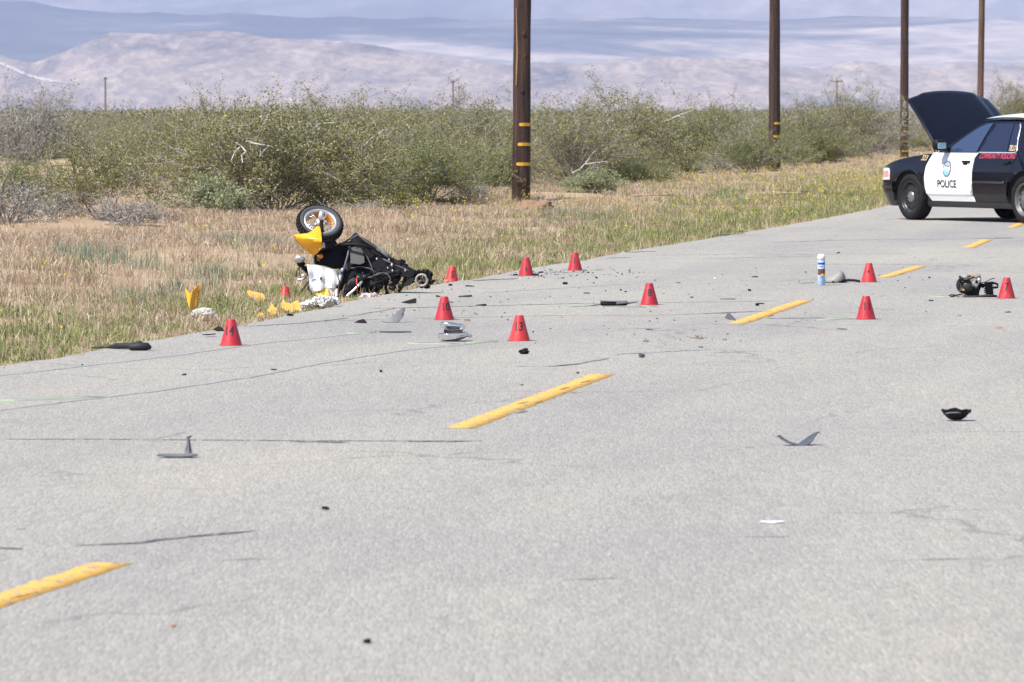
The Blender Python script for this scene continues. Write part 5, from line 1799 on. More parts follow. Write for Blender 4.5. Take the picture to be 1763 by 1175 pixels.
def scooter():
    t = thing('wrecked_scooter', 'wrecked black and yellow scooter lying upside down in the weeds with its front wheel up', 'scooter', G(SX, SY))
    # --- front wheel
    c = sp3(550.5, 386.5, 0.02)
    nrm = Vector((0.20, -0.68, 0.70)).normalized()
    q = nrm.to_track_quat('Y', 'Z').to_matrix().to_4x4()
    W = Matrix.Translation(c) @ q
    wheel = bpy.data.objects.new('front_wheel', None); COL.objects.link(wheel); wheel.parent = t
    Ro, Ri, w = 0.198, 0.144, 0.054
    b = bmesh.new()
    prof = [(Ri, -w * 0.7), (Ri + 0.02, -w), (Ro - 0.022, -w * 0.95), (Ro - 0.006, -w * 0.62), (Ro, 0), (Ro - 0.006, w * 0.62), (Ro - 0.022, w * 0.95), (Ri + 0.02, w), (Ri, w * 0.7)]
    lathe(b, prof, 48, 'Y', W)
    bmesh.ops.recalc_face_normals(b, faces=b.faces[:])
    bm_obj('tyre', b, M['scooter_tyre'], wheel, True)
    b = bmesh.new()
    for k in range(34):
        a = 2 * math.pi * k / 34
        for s in (-1, 1):
            m = W @ Matrix.Rotation(a, 4, 'Y') @ Matrix.Translation((Ro - 0.006, s * w * 0.52, 0)) @ Matrix.Rotation(s * 0.5, 4, 'Z')
            bmesh.ops.create_cube(b, size=1.0, matrix=m @ Matrix.Diagonal((0.022, 0.040, 0.024, 1)))
    bm_obj('tread_blocks', b, M['tyre'], wheel)
    b = bmesh.new()
    lathe(b, [(Ri + 0.004, w * 0.72), (Ri - 0.002, w * 0.86), (Ri - 0.016, w * 0.80), (Ri - 0.020, w * 0.40)], 48, 'Y', W)
    lathe(b, [(Ri + 0.004, -w * 0.72), (Ri - 0.016, -w * 0.80), (Ri - 0.020, -w * 0.40)], 48, 'Y', W)
    bm_obj('rim', b, M['silver'], wheel, True)
    b = bmesh.new()
    lathe(b, [(Ri - 0.018, w * 0.55), (Ri - 0.024, 0), (Ri - 0.020, -w * 0.95)], 48, 'Y', W)
    bm_obj('rim_well', b, M['orange_rim'], wheel, True)
    b = bmesh.new()
    for k in range(5):
        a = 2 * math.pi * (k + 0.35) / 5
        for da in (-0.13, 0.13):
            m = W @ Matrix.Rotation(a + da, 4, 'Y')
            tube(b, [m @ Vector((0.04, 0.02, 0)), m @ Vector((0.09, 0.026, 0.01)), m @ Vector((Ri - 0.018, 0.018, 0))], 0.0055, 6)
    bm_pieces('spoke', b, M['silver'], wheel, True)
    b = bmesh.new()
    lathe(b, [(0.001, 0.050), (0.025, 0.050), (0.038, 0.036), (0.044, 0.01), (0.044, -0.03), (0.001, -0.03)], 28, 'Y', W)
    bmesh.ops.recalc_face_normals(b, faces=b.faces[:])
    bm_obj('hub', b, M['silver'], wheel, True)
    # --- fork
    b = bmesh.new()
    ax = W @ Vector((0, 0.07, 0))
    tube(b, [ax + Vector((0.0, 0, 0.03)), ax, sp3(555, 398, -0.10), sp3(560, 415, -0.06), sp3(566, 428, 0.0)], [0.018, 0.020, 0.017, 0.019, 0.022], 10)
    ax2 = W @ Vector((0, -0.07, 0))
    tube(b, [ax2, sp3(570, 407, 0.06), sp3(578, 425, 0.06)], [0.018, 0.019, 0.022], 10)
    bm_pieces('fork_leg', b, M['black_matte'], t, True)
    b = bmesh.new()
    blob(b, ax + Vector((0.0, -0.01, 0.02)), 0.024, 0.024, 0.045, 0.12, 4, 3)
    tube(b, [sp3(556, 423, -0.13), sp3(557.5, 417, -0.12)], 0.016, 10)
    bm_obj('fork_cap', b, M['silver'], t, True)
    b = bmesh.new()
    pts = [sp3(*p) for p in ((560, 404, 0), (572, 402, 0), (577, 418, 0), (574, 426, 0), (560, 428, 0))]
    bm2 = shell([(p.x, p.z) for p in pts], lambda x, z: -0.05 + 0.3 * (x + 0.35), 0.03, 0.03)
    b.free()
    bm_obj('fork_yoke', bm2, M['black'], t)
    # --- yellow nose cowl, two facets meeting at a crease
    def cowl(name, pts, yf):
        return bm_obj(name, shell([SL(*p) for p in pts], yf, 0.006, 0.025), M['yellow'], t, True)
    def crease(x):
        return np.interp(x, [SL(506, 0)[0], SL(530, 0)[0], SL(556, 0)[0]], [SL(0, 406)[1], SL(0, 408.5)[1], SL(0, 414)[1]])
    def cy(x, z):
        cz = crease(x); u = (x - SL(506, 0)[0]) / (50 / SL.s)
        ridge = -0.12 - 0.13 * math.sin(min(1, max(0, u)) * 1.5)
        if z > cz: return ridge + (z - cz) * 1.25
        return ridge + (cz - z) * 0.55 + 2.5 * (cz - z) ** 2
    up = [(506, 405.5), (509, 403), (520, 402), (530, 401), (535, 399), (541, 395), (546, 389.5), (550, 389), (552, 391), (554, 400), (556, 413.5), (543, 411.5), (530, 408.5), (518, 407)]
    lo = [(506, 406), (518, 407.3), (530, 408.8), (543, 411.8), (556, 413.8), (555, 426), (551, 427), (549, 434), (541, 441), (531, 434), (520, 425), (511, 415)]
    cowl('nose_cowl', up, cy)
    cowl('nose_cowl', lo, cy)
    # --- black leg shield, seen from inside
    sh = [(540, 437), (541.5, 433.5), (546, 431), (560, 427.5), (575, 423), (588, 419.5), (602, 416), (601, 428), (597, 444), (591, 461), (577, 463), (560, 458), (543, 455)]
    bm_obj('leg_shield', shell([SL(*p) for p in sh], lambda x, z: -0.02 + 0.35 * (z - 0.3) + 1.6 * (x + 0.38) ** 2, 0.008, 0.03), M['black'], t, True)
    b = bmesh.new()
    rim = [(543, 455), (540.5, 440), (541.5, 434), (547, 431), (560, 427.5), (575, 423), (590, 419), (602, 412), (611, 402)]
    tube(b, [Vector((SL(*p)[0], -0.045 + 0.35 * (SL(*p)[1] - 0.3) + 1.6 * (SL(*p)[0] + 0.38) ** 2, SL(*p)[1])) for p in rim], 0.009, 6)
    bm_obj('shield_rim', b, M['slate'], t, True)
    b = bmesh.new()
    a = sp3(551.5, 441.5); yy = -0.055 + 0.35 * (a.z - 0.3) + 1.6 * (a.x + 0.38) ** 2
    blob(b, (a.x, yy, a.z), 0.028, 0.010, 0.022, 0.05, 1, 3)
    bm_obj('amber_reflector', b, M['amber'], t, True)
    # --- underseat bucket with smoked panel, and floorboard
    bk = [(600, 424), (604, 412), (611, 402), (616, 403), (622, 419), (633, 424), (646, 434), (655, 446), (650, 462), (636, 477), (618, 487), (604, 498), (596, 508), (583, 513), (584, 500), (588, 485), (594, 462), (598, 442)]
    bm_obj('underseat_bucket', shell([SL(*p) for p in bk], lambda x, z: 0.05 + 0.55 * (z - 0.30) + 0.15 * x, 0.05, 0.04), M['black'], t, True)
    b = bmesh.new()
    tube(b, [sp3(602, 425, -0.02), sp3(599, 440, -0.05), sp3(595, 455, -0.07), sp3(590, 472, -0.09), sp3(585, 495, -0.11), sp3(583, 513, -0.12)], [0.009, 0.010, 0.011, 0.011, 0.010, 0.008], 8)
    bm_obj('panel_edge', b, M['slate'], t, True)
    b = bmesh.new()
    tube(b, [sp3(586, 422, -0.04), sp3(600, 420.5, -0.06), sp3(615, 421, -0.07), sp3(628, 423, -0.06), sp3(640, 429, -0.03)], 0.013, 8)
    bm_obj('seat_lip', b, M['black_matte'], t, True)
    sm = [(603, 427), (610, 425.5), (618, 426), (624, 429), (627, 442), (628, 452), (620, 455), (604, 453)]
    bm_obj('smoked_panel', shell([SL(*p) for p in sm], lambda x, z: -0.035 + 0.55 * (z - 0.30) + 0.15 * x, 0.008, 0.03), M['smoke'], t)
    ap = [(604, 424), (611, 402), (616, 402.5), (622, 421), (613, 420)]
    bm_obj('hinge_bracket', shell([SL(*p) for p in ap], lambda x, z: 0.06 + 0.3 * (z - 0.5), 0.012, 0.03), M['black_matte'], t)
    # --- body side running down to the tail
    bs = [(622, 409), (640, 420), (656, 432), (668, 440), (684, 449), (700, 458), (716, 469), (714, 476), (700, 476), (686, 473), (672, 474), (660, 480), (648, 488), (632, 496), (620, 506), (606, 508), (612, 494), (630, 478), (646, 462), (650, 446), (640, 430), (628, 420)]
    bm_obj('body_side', shell([SL(*p) for p in bs], lambda x, z: 0.10 + 0.3 * (z - 0.25) - 0.25 * x, 0.03, 0.03), M['black'], t, True)
    core = [(600, 426), (612, 416), (622, 411), (640, 423), (656, 434), (672, 444), (690, 453), (706, 463), (719, 471), (716, 480), (704, 481), (692, 478), (678, 481), (664, 484), (654, 492), (642, 497), (634, 505), (622, 504), (612, 510), (600, 507), (590, 512), (585, 506), (588, 484), (594, 462)]
    bm_obj('lower_body', shell([SL(*p) for p in core], lambda x, z: 0.16 + 0.15 * (z - 0.25) - 0.15 * x, 0.16, 0.05), M['black'], t)
    b = bmesh.new()
    tube(b, [sp3(621, 411, 0.03), sp3(640, 424, 0.02), sp3(660, 438, 0.0), sp3(682, 452, -0.02), sp3(702, 464, -0.03), sp3(722, 474, -0.03)], [0.012, 0.016, 0.017, 0.022, 0.026, 0.026], 10)
    tube(b, [sp3(650, 476, 0.0), sp3(672, 470, -0.03), sp3(694, 466, -0.03), sp3(712, 472, -0.02)], [0.02, 0.022, 0.022, 0.018], 8)
    tube(b, [sp3(628, 500, 0.0), sp3(648, 487, -0.02), sp3(668, 478, -0.02), sp3(690, 478, 0.0)], [0.022, 0.024, 0.022, 0.02], 8)
    tube(b, [sp3(640, 478, -0.02), sp3(640, 500, 0.0), sp3(636, 512, 0.02)], 0.022, 8)
    tube(b, [sp3(668, 478, 0.0), sp3(664, 496, 0.02), sp3(668, 510, 0.02)], 0.014, 8)
    tube(b, [sp3(700, 472, -0.02), sp3(694, 490, 0.0), sp3(686, 503, 0.0)], 0.015, 8)
    bm_pieces('frame_tube', b, M['black_matte'], t, True)
    b = bmesh.new()
    for i, (x, y, r) in enumerate(((622, 498, 0.045), (636, 504, 0.04), (652, 494, 0.035), (660, 486, 0.04), (680, 482, 0.04), (690, 470, 0.035), (704, 468, 0.035), (708, 484, 0.028), (676, 496, 0.03), (648, 502, 0.03), (720, 474, 0.03), (690, 494, 0.026))):
        blob(b, sp3(x, y, 0.03 * math.sin(i * 2.3)), r, r, r * 0.8, 0.5, i + 20, 2, None, 2.5)
    bm_obj('crushed_mechanism', b, M['black'], t)
    b = bmesh.new()
    tube(b, [sp3(650, 428, 0.0), sp3(658, 433, -0.02), sp3(666, 439, -0.03), sp3(671, 443, -0.03)], [0.016, 0.020, 0.020, 0.013], 10)
    bm_obj('shock_absorber', b, M['grey_plastic'], t, True)
    b = bmesh.new()
    tube(b, [sp3(663, 441, 0), sp3(683, 450, 0.0), sp3(694, 449, 0.0)], 0.011, 6)
    box(b, *sp3(693, 452, 0.0), 0.05, 0.04, 0.05, Matrix.Rotation(R(30), 3, 'Y'), 0.006)
    bm_obj('tail_bracket', b, M['black'], t)
    b = bmesh.new()
    for line in ([(604, 412), (616, 404), (628, 413), (645, 424), (660, 434), (676, 445)], [(604, 462), (620, 459), (636, 462), (650, 470)], [(622, 428), (632, 442), (640, 458), (644, 472)], [(660, 446), (678, 455), (696, 462), (712, 470)], [(612, 488), (626, 480), (642, 476), (658, 470)]):
        tube(b, [sp3(x, y, -0.045 + 0.02 * math.sin(k * 1.9)) for k, (x, y) in enumerate(line)], 0.0045, 5)
    bm_pieces('edge_highlight', b, M['grey_plastic'], t, True)  # thin grey tubes added along the body edges as painted highlights
    q = random.Random(31)
    b = bmesh.new()
    for k in range(26):
        x = q.uniform(604, 740); y = np.interp(x, [604, 650, 700, 740], [496, 478, 470, 478]) + q.uniform(-14, 20)
        c0 = sp3(x, y, q.uniform(-0.08, 0.06)); a = q.uniform(0, 6.28); L_ = q.uniform(0.03, 0.09)
        dv = Vector((math.cos(a), q.uniform(-0.6, 0.6), math.sin(a))) * L_
        nv = Vector((-math.sin(a), q.uniform(-0.4, 0.4), math.cos(a))) * L_ * 0.4
        v_ = [b.verts.new(p_) for p_ in (c0 - dv, c0 + nv, c0 + dv * q.uniform(0.5, 1.0), c0 - nv * q.uniform(0.3, 1.2))]
        b.faces.new(v_)
    bmesh.ops.recalc_face_normals(b, faces=b.faces[:]); thicken(b, 0.004)
    bm_pieces('plastic_splinter', b, M['black_matte'], t)
    # --- rear hub ring and its clutter
    hubc = sp3(726.5, 482.5, -0.05)
    HW = Matrix.Translation(hubc) @ Matrix.Rotation(R(-8), 4, 'Z')
    b = bmesh.new()
    lathe(b, [(0.040, -0.02), (0.056, -0.024), (0.060, -0.01), (0.060, 0.03), (0.040, 0.03)], 28, 'Y', HW, True)
    bmesh.ops.recalc_face_normals(b, faces=b.faces[:])
    bm_obj('rear_hub', b, mat('dirty_hub_metal', (0.30, 0.27, 0.23), 0.6, 0.3, noise_amt=0.4, noise_scale=40), t, True)
    b = bmesh.new()
    for a in (20, 140, 260):
        m = HW @ Matrix.Rotation(R(a), 4, 'Y')
        tube(b, [m @ Vector((0.0, -0.01, 0)), m @ Vector((0.045, -0.01, 0))], 0.012, 6)
    blob(b, hubc + Vector((0, 0.0, 0)), 0.02, 0.02, 0.02, 0.1, 2, 2)
    bm_obj('hub_spokes', b, M['steel_dark'], t)
    b = bmesh.new()
    for i, (x, y, r) in enumerate(((722, 469, 0.03), (732, 468, 0.035), (740, 472, 0.032), (738, 480, 0.028), (742, 486, 0.03), (736, 494, 0.026), (747, 484, 0.02), (716, 476, 0.03), (726, 494, 0.022), (712, 480, 0.022))):
        blob(b, sp3(x, y, 0.02 + 0.02 * math.sin(i)), r, r, r * 0.7, 0.6, i + 50, 2, None, 2.8)
    bm_obj('torn_gearbox', b, M['black_matte'], t)
    # --- hanging headlamp / mirror and handlebar
    b = bmesh.new()
    hm_ = Matrix.Translation(sp3(516, 446.5, -0.05)) @ Matrix.Rotation(R(-40), 4, 'X')
    r_ = bmesh.ops.create_uvsphere(b, u_segments=18, v_segments=10, radius=1.0, matrix=hm_ @ Matrix.Diagonal((0.050, 0.045, 0.030, 1)))
    bm_obj('headlamp', b, M['silver'], t, True)
    b = bmesh.new()
    blob(b, sp3(518, 454, -0.03), 0.035, 0.03, 0.03, 0.4, 5, 3)
    tube(b, [sp3(518, 453, -0.03), sp3(522, 462, -0.03), sp3(530, 470, -0.02), sp3(536, 482, -0.02), sp3(534, 496, 0.0), sp3(537, 508, 0.0)], [0.014, 0.013, 0.012, 0.013, 0.012, 0.012], 8)
    tube(b, [sp3(519, 461, -0.03), sp3(526, 461, -0.03), sp3(532, 464, -0.03)], 0.016, 8)
    bm_obj('handlebar', b, M['black'], t, True)
    b = bmesh.new()
    tube(b, [sp3(516, 459, -0.04), sp3(511, 468, -0.05), sp3(510, 477, -0.05)], 0.006, 5)
    tube(b, [sp3(517, 460, -0.02), sp3(516, 470, -0.02), sp3(517, 479, -0.02)], 0.0035, 5)
    tube(b, [sp3(532, 484, -0.03), sp3(524, 495, -0.04), sp3(516, 505, -0.05), sp3(510, 514, -0.05), sp3(506, 524, -0.05)], [0.007, 0.009, 0.008, 0.006, 0.004], 6)
    bm_pieces('brake_cable', b, M['rubber'], t, True)
    b = bmesh.new()
    tube(b, [sp3(512, 481.5, -0.05), sp3(521, 481, -0.04), sp3(526, 477, -0.03)], [0.010, 0.010, 0.016], 8)
    blob(b, sp3(523, 475, -0.03), 0.026, 0.02, 0.02, 0.3, 8, 2)
    bm_obj('brake_lever', b, M['silver'], t, True)
    b = bmesh.new()
    blob(b, sp3(535, 496, -0.03), 0.03, 0.03, 0.028, 0.3, 4, 2); blob(b, sp3(541, 505, -0.03), 0.03, 0.03, 0.05, 0.4, 7, 2)
    bm_obj('switch_housing', b, M['black_matte'], t)
    # --- pipe, strap, wires
    b = bmesh.new()
    tube(b, [sp3(588, 516, -0.15), sp3(598, 509, -0.14), sp3(610, 499, -0.13), sp3(619, 490, -0.11), sp3(624, 484, -0.10)], [0.010, 0.011, 0.011, 0.012, 0.012], 8)
    bm_obj('bare_pipe', b, M['silver'], t, True)
    b = bmesh.new()
    blob(b, sp3(618, 478, -0.10), 0.026, 0.02, 0.022, 0.4, 4, 2); blob(b, sp3(628, 476, -0.09), 0.02, 0.02, 0.016, 0.4, 9, 2)
    tube(b, [sp3(626, 476, -0.09), sp3(625, 468, -0.1)], 0.005, 5)
    bm_obj('latch', b, M['steel_dark'], t, True)
    b = bmesh.new()
    tube(b, [sp3(614.5, 479, -0.14), sp3(615.5, 490, -0.145), sp3(616, 500, -0.14)], 0.006, 6)
    bm_obj('red_strap', b, M['red'], t, True)
    b = bmesh.new()
    tube(b, [sp3(600, 492, -0.12), sp3(602, 484, -0.13), sp3(608, 480, -0.13), sp3(612, 478, -0.12)], 0.004, 5)
    tube(b, [sp3(606, 488, -0.12), sp3(609, 482, -0.13), sp3(614, 481, -0.12)], 0.003, 5)
    tube(b, [sp3(660, 469, -0.06), sp3(668, 472, -0.08), sp3(673, 480, -0.08), sp3(672, 490, -0.07)], 0.004, 5)
    tube(b, [sp3(640, 476, -0.06), sp3(652, 470, -0.07), sp3(664, 469, -0.07)], 0.003, 5)
    bm_pieces('loose_wire', b, M['grey_plastic'], t, True)
    b = bmesh.new()
    for (x, y, r) in ((670, 447, 0.008), (675, 456, 0.011), (668, 461, 0.006), (698, 465, 0.010), (649, 446, 0.006), (676, 466, 0.008)):
        blob(b, sp3(x, y, -0.06), r, r, r * 1.4, 0.3, x, 2)
    bm_pieces('bolt_head', b, M['silver'], t)


scooter()

# papers and tape lying on the scooter
def papers():
    g = G(SX, SY)
    yf = lambda x, z: -0.10 + 0.28 * (z - 0.25) + 0.012 * math.sin(x * 60) + 0.010 * math.sin(z * 45 + x * 20)
    a = [(529, 455), (541, 455.5), (556, 459), (574, 464), (577, 462), (580, 472), (584, 484), (582, 496), (566, 495), (552, 499), (540, 503), (535, 498), (533, 478)]
    t = thing('paper_sheet', 'large white printed paper sheet draped against the scooter', 'paper', g)
    bm_obj('sheet', shell([SL(*p) for p in a], yf, 0.0015, 0.02), M['paper'], t)
    for (name, pts, m) in (('violet_mark', [(537.5, 482), (541, 480), (545, 479.5), (545, 481), (541, 482.2), (538, 483.5)], M['print_violet']), ('printed_panel', [(549, 490), (563, 491), (562.5, 495.5), (555, 496.5), (548, 494)], M['print_grey']), ('seal_print', [(552, 477), (555, 476), (556, 480), (553.5, 482), (551.5, 480)], M['smoke'])):
        bm_obj(name, shell([SL(*p) for p in pts], lambda x, z: yf(x, z) - 0.006, 0.001, 0.03), m, t)
    b = [(566, 496), (582, 496.5), (581, 506), (579, 515), (570, 513), (567, 508)]
    yg = lambda x, z: -0.13 + 0.2 * (z - 0.1) + 0.01 * math.sin(x * 70)
    tag(bm_obj('paper_sheet', shell([SL(*p) for p in b], yg, 0.0015, 0.02), M['paper'], None, False, g), 'smaller white sheet hanging below the large printed sheet', 'paper')
    c = [(544, 504), (552, 499), (566, 496), (567, 508), (556, 509), (545, 510)]
    tag(bm_obj('caution_tape', shell([SL(*p) for p in c], lambda x, z: -0.15 + 0.3 * (z - 0.05) + 0.008 * math.sin(x * 90), 0.0015, 0.02), M['tape'], None, False, g), 'yellow strip of tape between the papers and white sheeting', 'tape')
    d_ = [(583, 465), (590, 461), (594, 462), (589, 478), (586, 484), (584, 476)]
    tag(bm_obj('paper_sheet', shell([SL(*p) for p in d_], lambda x, z: -0.08 + 0.3 * (z - 0.2), 0.0015, 0.02), M['paper'], None, False, g), 'narrow white sheet tucked behind the scooter panel edge', 'paper')


papers()

# ------------------------------------------------------------------ police car
# car space: x forward (front axle at 0), y to the car's left, z up
HWT = [(0.15, 0.80), (0.24, 0.865), (0.30, 0.890), (0.375, 0.925), (0.395, 0.943), (0.50, 0.955), (0.62, 0.962), (0.72, 0.958), (0.82, 0.940), (0.90, 0.915), (0.97, 0.885), (1.00, 0.870), (1.10, 0.826), (1.20, 0.778), (1.32, 0.715), (1.44, 0.640), (1.5, 0.60)]


def hw(x, z):
    b = interp(HWT, z)
    f = 1.0
    if x > 0.30: f -= 0.20 * ((x - 0.30) / 0.66) ** 2.6
    if x < -3.4: f -= 0.10 * ((-3.4 - x) / 1.0) ** 2.0
    return b * f


ARC = 0.395
AX = (0.0, -2.91)
AZ = 0.338


def arc(cx, r, a0, a1, n=14):
    return [(cx + r * math.cos(R(a0 + (a1 - a0) * i / n)), AZ + r * math.sin(R(a0 + (a1 - a0) * i / n))) for i in range(n + 1)]


def police_car():
    RZ = math.atan2(0.872, -0.49)
    ground = G(1575.0, 379.0)
    fwd = Vector((math.cos(RZ), math.sin(RZ), 0)); left = Vector((-math.sin(RZ), math.cos(RZ), 0))
    org = ground - left * 0.84
    car = thing('police_car', 'black and white police car parked across the road with its hood raised', 'police car', org, RZ)

    def side(name, pts, m, off=0.0, sgn=1, thick=0.0, step=0.06, parent=None, smooth=True):
        xs = [p[0] for p in pts]; zs = [p[1] for p in pts]
        bm = poly_bm(pts, frange(min(xs), max(xs), step)[1:-1], sorted(set(frange(min(zs), max(zs), step)[1:-1] + [z for z, _ in HWT if min(zs) < z < max(zs)])))
        for v in bm.verts:
            v.co.y = sgn * (hw(v.co.x, v.co.z) + off)
        bmesh.ops.recalc_face_normals(bm, faces=bm.faces[:])
        c = sum((f.normal.y * f.calc_area() for f in bm.faces))
        if c * sgn < 0: bmesh.ops.reverse_faces(bm, faces=bm.faces[:])
        if thick: thicken(bm, thick)
        o = bm_obj(name, bm, m, parent or car, smooth)
        return o

    fender = [(0.62, 0.555), (0.72, 0.555), (0.80, 0.575), (0.72, 0.75), (0.70, 0.775), (0.45, 0.845), (0.2, 0.895), (-0.1, 0.935), (-0.35, 0.958), (-0.545, 0.975), (-0.50, 0.90), (-0.44, 0.78), (-0.415, 0.62), (-0.425, 0.48), (-0.46, 0.37), (-0.515, 0.29), (-0.515, 0.25)] + arc(0, ARC, 193, 33)
    fdoor = [(-0.55, 0.985), (-0.506, 0.90), (-0.446, 0.78), (-0.421, 0.62), (-0.431, 0.48), (-0.466, 0.37), (-0.525, 0.29), (-1.64, 0.29), (-1.605, 0.42), (-1.590, 0.56), (-1.588, 0.72), (-1.605, 0.85), (-1.64, 0.93), (-1.685, 0.99)]
    rdoor = [(-1.692, 0.99), (-1.646, 0.93), (-1.611, 0.85), (-1.594, 0.72), (-1.596, 0.56), (-1.611, 0.42), (-1.646, 0.29), (-2.44, 0.29), (-2.47, 0.40), (-2.50, 0.55), (-2.56, 0.68), (-2.62, 0.78), (-2.64, 0.90), (-2.655, 0.995)]
    quarter = [(-2.662, 1.0), (-2.646, 0.90), (-2.626, 0.78), (-2.566, 0.68), (-2.53, 0.60)] + arc(-2.91, ARC + 0.01, 140, 0, 16) + [(-2.50, 0.30), (-3.3, 0.28), (-4.25, 0.32), (-4.35, 0.50), (-4.36, 0.80), (-4.30, 0.96), (-3.6, 1.0)]
    quarter = [(-2.662, 1.0), (-2.646, 0.90), (-2.626, 0.78), (-2.566, 0.68), (-2.52, 0.585)] + [p for p in arc(-2.91, ARC + 0.01, 38, 178, 18)][0:] + [(-3.35, 0.28), (-4.25, 0.32), (-4.35, 0.50), (-4.36, 0.80), (-4.30, 0.96), (-3.6, 1.0)]
    for s in (1, -1):
        side('front_fender', fender, M['car_black'], 0, s)
        fd = side('front_door', fdoor, M['car_white'], 0.002, s)
        rd = side('rear_door', rdoor, M['car_black'], 0.0, s)
        side('rear_quarter', quarter, M['car_black'], 0.0, s)
        # rocker
        side('rocker_panel', [(-0.37, 0.20), (-2.53, 0.20), (-2.50, 0.284), (-0.40, 0.284)], M['car_trim'], 0.004, s)
        if s == 1:
            fd['label'] = 'white front door lettered POLICE'
            FD, RD = fd, rd
        # greenhouse side in black, glass laid on it
        gh = [(-0.62, 0.98), (-1.0, 1.16), (-1.36, 1.36), (-1.52, 1.432), (-1.75, 1.448), (-2.1, 1.452), (-2.45, 1.44), (-2.66, 1.39), (-2.95, 1.20), (-3.25, 1.02), (-3.3, 0.99)]
        side('pillar_frame', gh, M['car_black'], -0.006, s)
        w1 = [(-0.875, 1.005), (-1.00, 1.10), (-1.25, 1.25), (-1.45, 1.355), (-1.60, 1.405), (-1.745, 1.415), (-1.625, 1.005)]
        w2 = [(-1.705, 1.005), (-1.745, 1.15), (-1.815, 1.405), (-2.00, 1.415), (-2.27, 1.410), (-2.335, 1.20), (-2.385, 1.005)]
        w3 = [(-2.405, 1.005), (-2.355, 1.20), (-2.292, 1.408), (-2.40, 1.395), (-2.455, 1.35), (-2.52, 1.18), (-2.60, 1.03), (-2.585, 1.005)]
        side('front_window', w1, M['glass_front'], 0.004, s)
        side('rear_window', w2, M['glass'], 0.004, s)
        side('quarter_window', w3, M['glass'], 0.004, s)
        # bright belt line and trim round the quarter glass
        side('belt_trim', [(-1.68, 0.990), (-2.60, 0.992), (-2.618, 1.004), (-1.68, 1.003)], M['bright_trim'], 0.008, s, 0.004)
        side('belt_trim', [(-0.70, 0.988), (-1.66, 0.990), (-1.66, 1.001), (-0.80, 1.001)], M['slate'], 0.008, s, 0.004)
        side('window_trim', [(-2.618, 1.004), (-2.588, 1.004), (-2.612, 1.03), (-2.535, 1.18), (-2.47, 1.345), (-2.41, 1.405), (-2.425, 1.42), (-2.49, 1.36), (-2.555, 1.185), (-2.635, 1.03)], M['bright_trim'], 0.010, s, 0.004)
        side('side_moulding', [(-1.66, 0.555), (-2.45, 0.555), (-2.46, 0.585), (-1.66, 0.585)], M['car_trim'], 0.014, s, 0.012, parent=rd)
        # inner dark skin so the gaps read black
        side('inner_panel', [(0.5, 0.45), (0.5, 0.8), (-0.3, 0.93), (-3.2, 0.97), (-4.2, 0.92), (-4.2, 0.35)], M['car_under'], -0.06, s)

    # decals and handles (left side)
    def decal(name, bm, x, z, m, off=0.008, flip=True, parent=None, sx=1.0):
        for c in np.arange(-0.5, 0.5, 0.05):
            bmesh.ops.bisect_plane(bm, geom=bm.verts[:] + bm.edges[:] + bm.faces[:], plane_co=(c, 0, 0), plane_no=(1, 0, 0))
        for c in np.arange(-0.15, 0.15, 0.03):
            bmesh.ops.bisect_plane(bm, geom=bm.verts[:] + bm.edges[:] + bm.faces[:], plane_co=(0, c, 0), plane_no=(0, 1, 0))
        for v in bm.verts:
            X = x - v.co.x * sx; Z = z + v.co.y
            v.co = Vector((X, hw(X, Z) + off, Z))
        bmesh.ops.recalc_face_normals(bm, faces=bm.faces[:])
        return bm_obj(name, bm, m, parent or car)

    decal('lettering', text_bm('POLICE', 0.150, bold=0.003), -1.005, 0.535, M['letter'], parent=FD, sx=1.0)
    tx = text_bm('COMMUNITY POLICING', 0.105, shear=0.35, bold=0.002)
    decal('lettering', tx, -2.19, 0.945, M['pink'], 0.006, parent=RD, sx=0.78)
    decal('lettering', text_bm('TELLO', 0.105, bold=0.003), -2.50, 1.06, M['gold'], 0.012, sx=0.55)
    decal('lettering', text_bm('323', 0.105, shear=0.3, bold=0.002), -0.36, 0.905, M['gold'], 0.006, sx=1.0)

    def disc(rx, ry, n=32, cx=0.0, cz=0.0, inner=0.0):
        b = bmesh.new()
        o = [b.verts.new((cx + rx * math.cos(2 * math.pi * k / n), cz + ry * math.sin(2 * math.pi * k / n), 0)) for k in range(n)]
        if inner:
            i_ = [b.verts.new((cx + rx * inner * math.cos(2 * math.pi * k / n), cz + ry * inner * math.sin(2 * math.pi * k / n), 0)) for k in range(n)]
            for k in range(n): b.faces.new((o[k], o[(k + 1) % n], i_[(k + 1) % n], i_[k]))
        else:
            b.faces.new(o)
        return b
    decal('emblem_ring', disc(0.112, 0.122), -1.0, 0.755, M['seal_ring'], 0.006, parent=FD)
    decal('emblem_field', disc(0.084, 0.094), -1.0, 0.755, M['seal_blue'], 0.0085, parent=FD)
    b = bmesh.new()
    f = [b.verts.new((x, z, 0)) for x, z in ((-0.075, -0.03), (-0.045, -0.012), (0.0, -0.03), (0.05, -0.045), (0.078, -0.02), (0.072, 0.03), (0.04, 0.02), (0.0, 0.035), (-0.05, 0.03), (-0.078, 0.01))]
    b.faces.new(f)
    decal('emblem_figure', b, -1.0, 0.76, M['seal_white'], 0.011, parent=FD)
    decal('emblem_spot', disc(0.030, 0.014, 10, 0.03, 0.03), -1.0, 0.76, M['pink'], 0.0135, parent=FD)
    decal('emblem_spot', disc(0.014, 0.012, 10, 0.035, -0.02), -1.0, 0.76, M['letter'], 0.0135, parent=FD)
    decal('emblem_spot', disc(0.018, 0.012, 10, -0.03, 0.038), -1.0, 0.76, M['letter'], 0.0135, parent=FD)
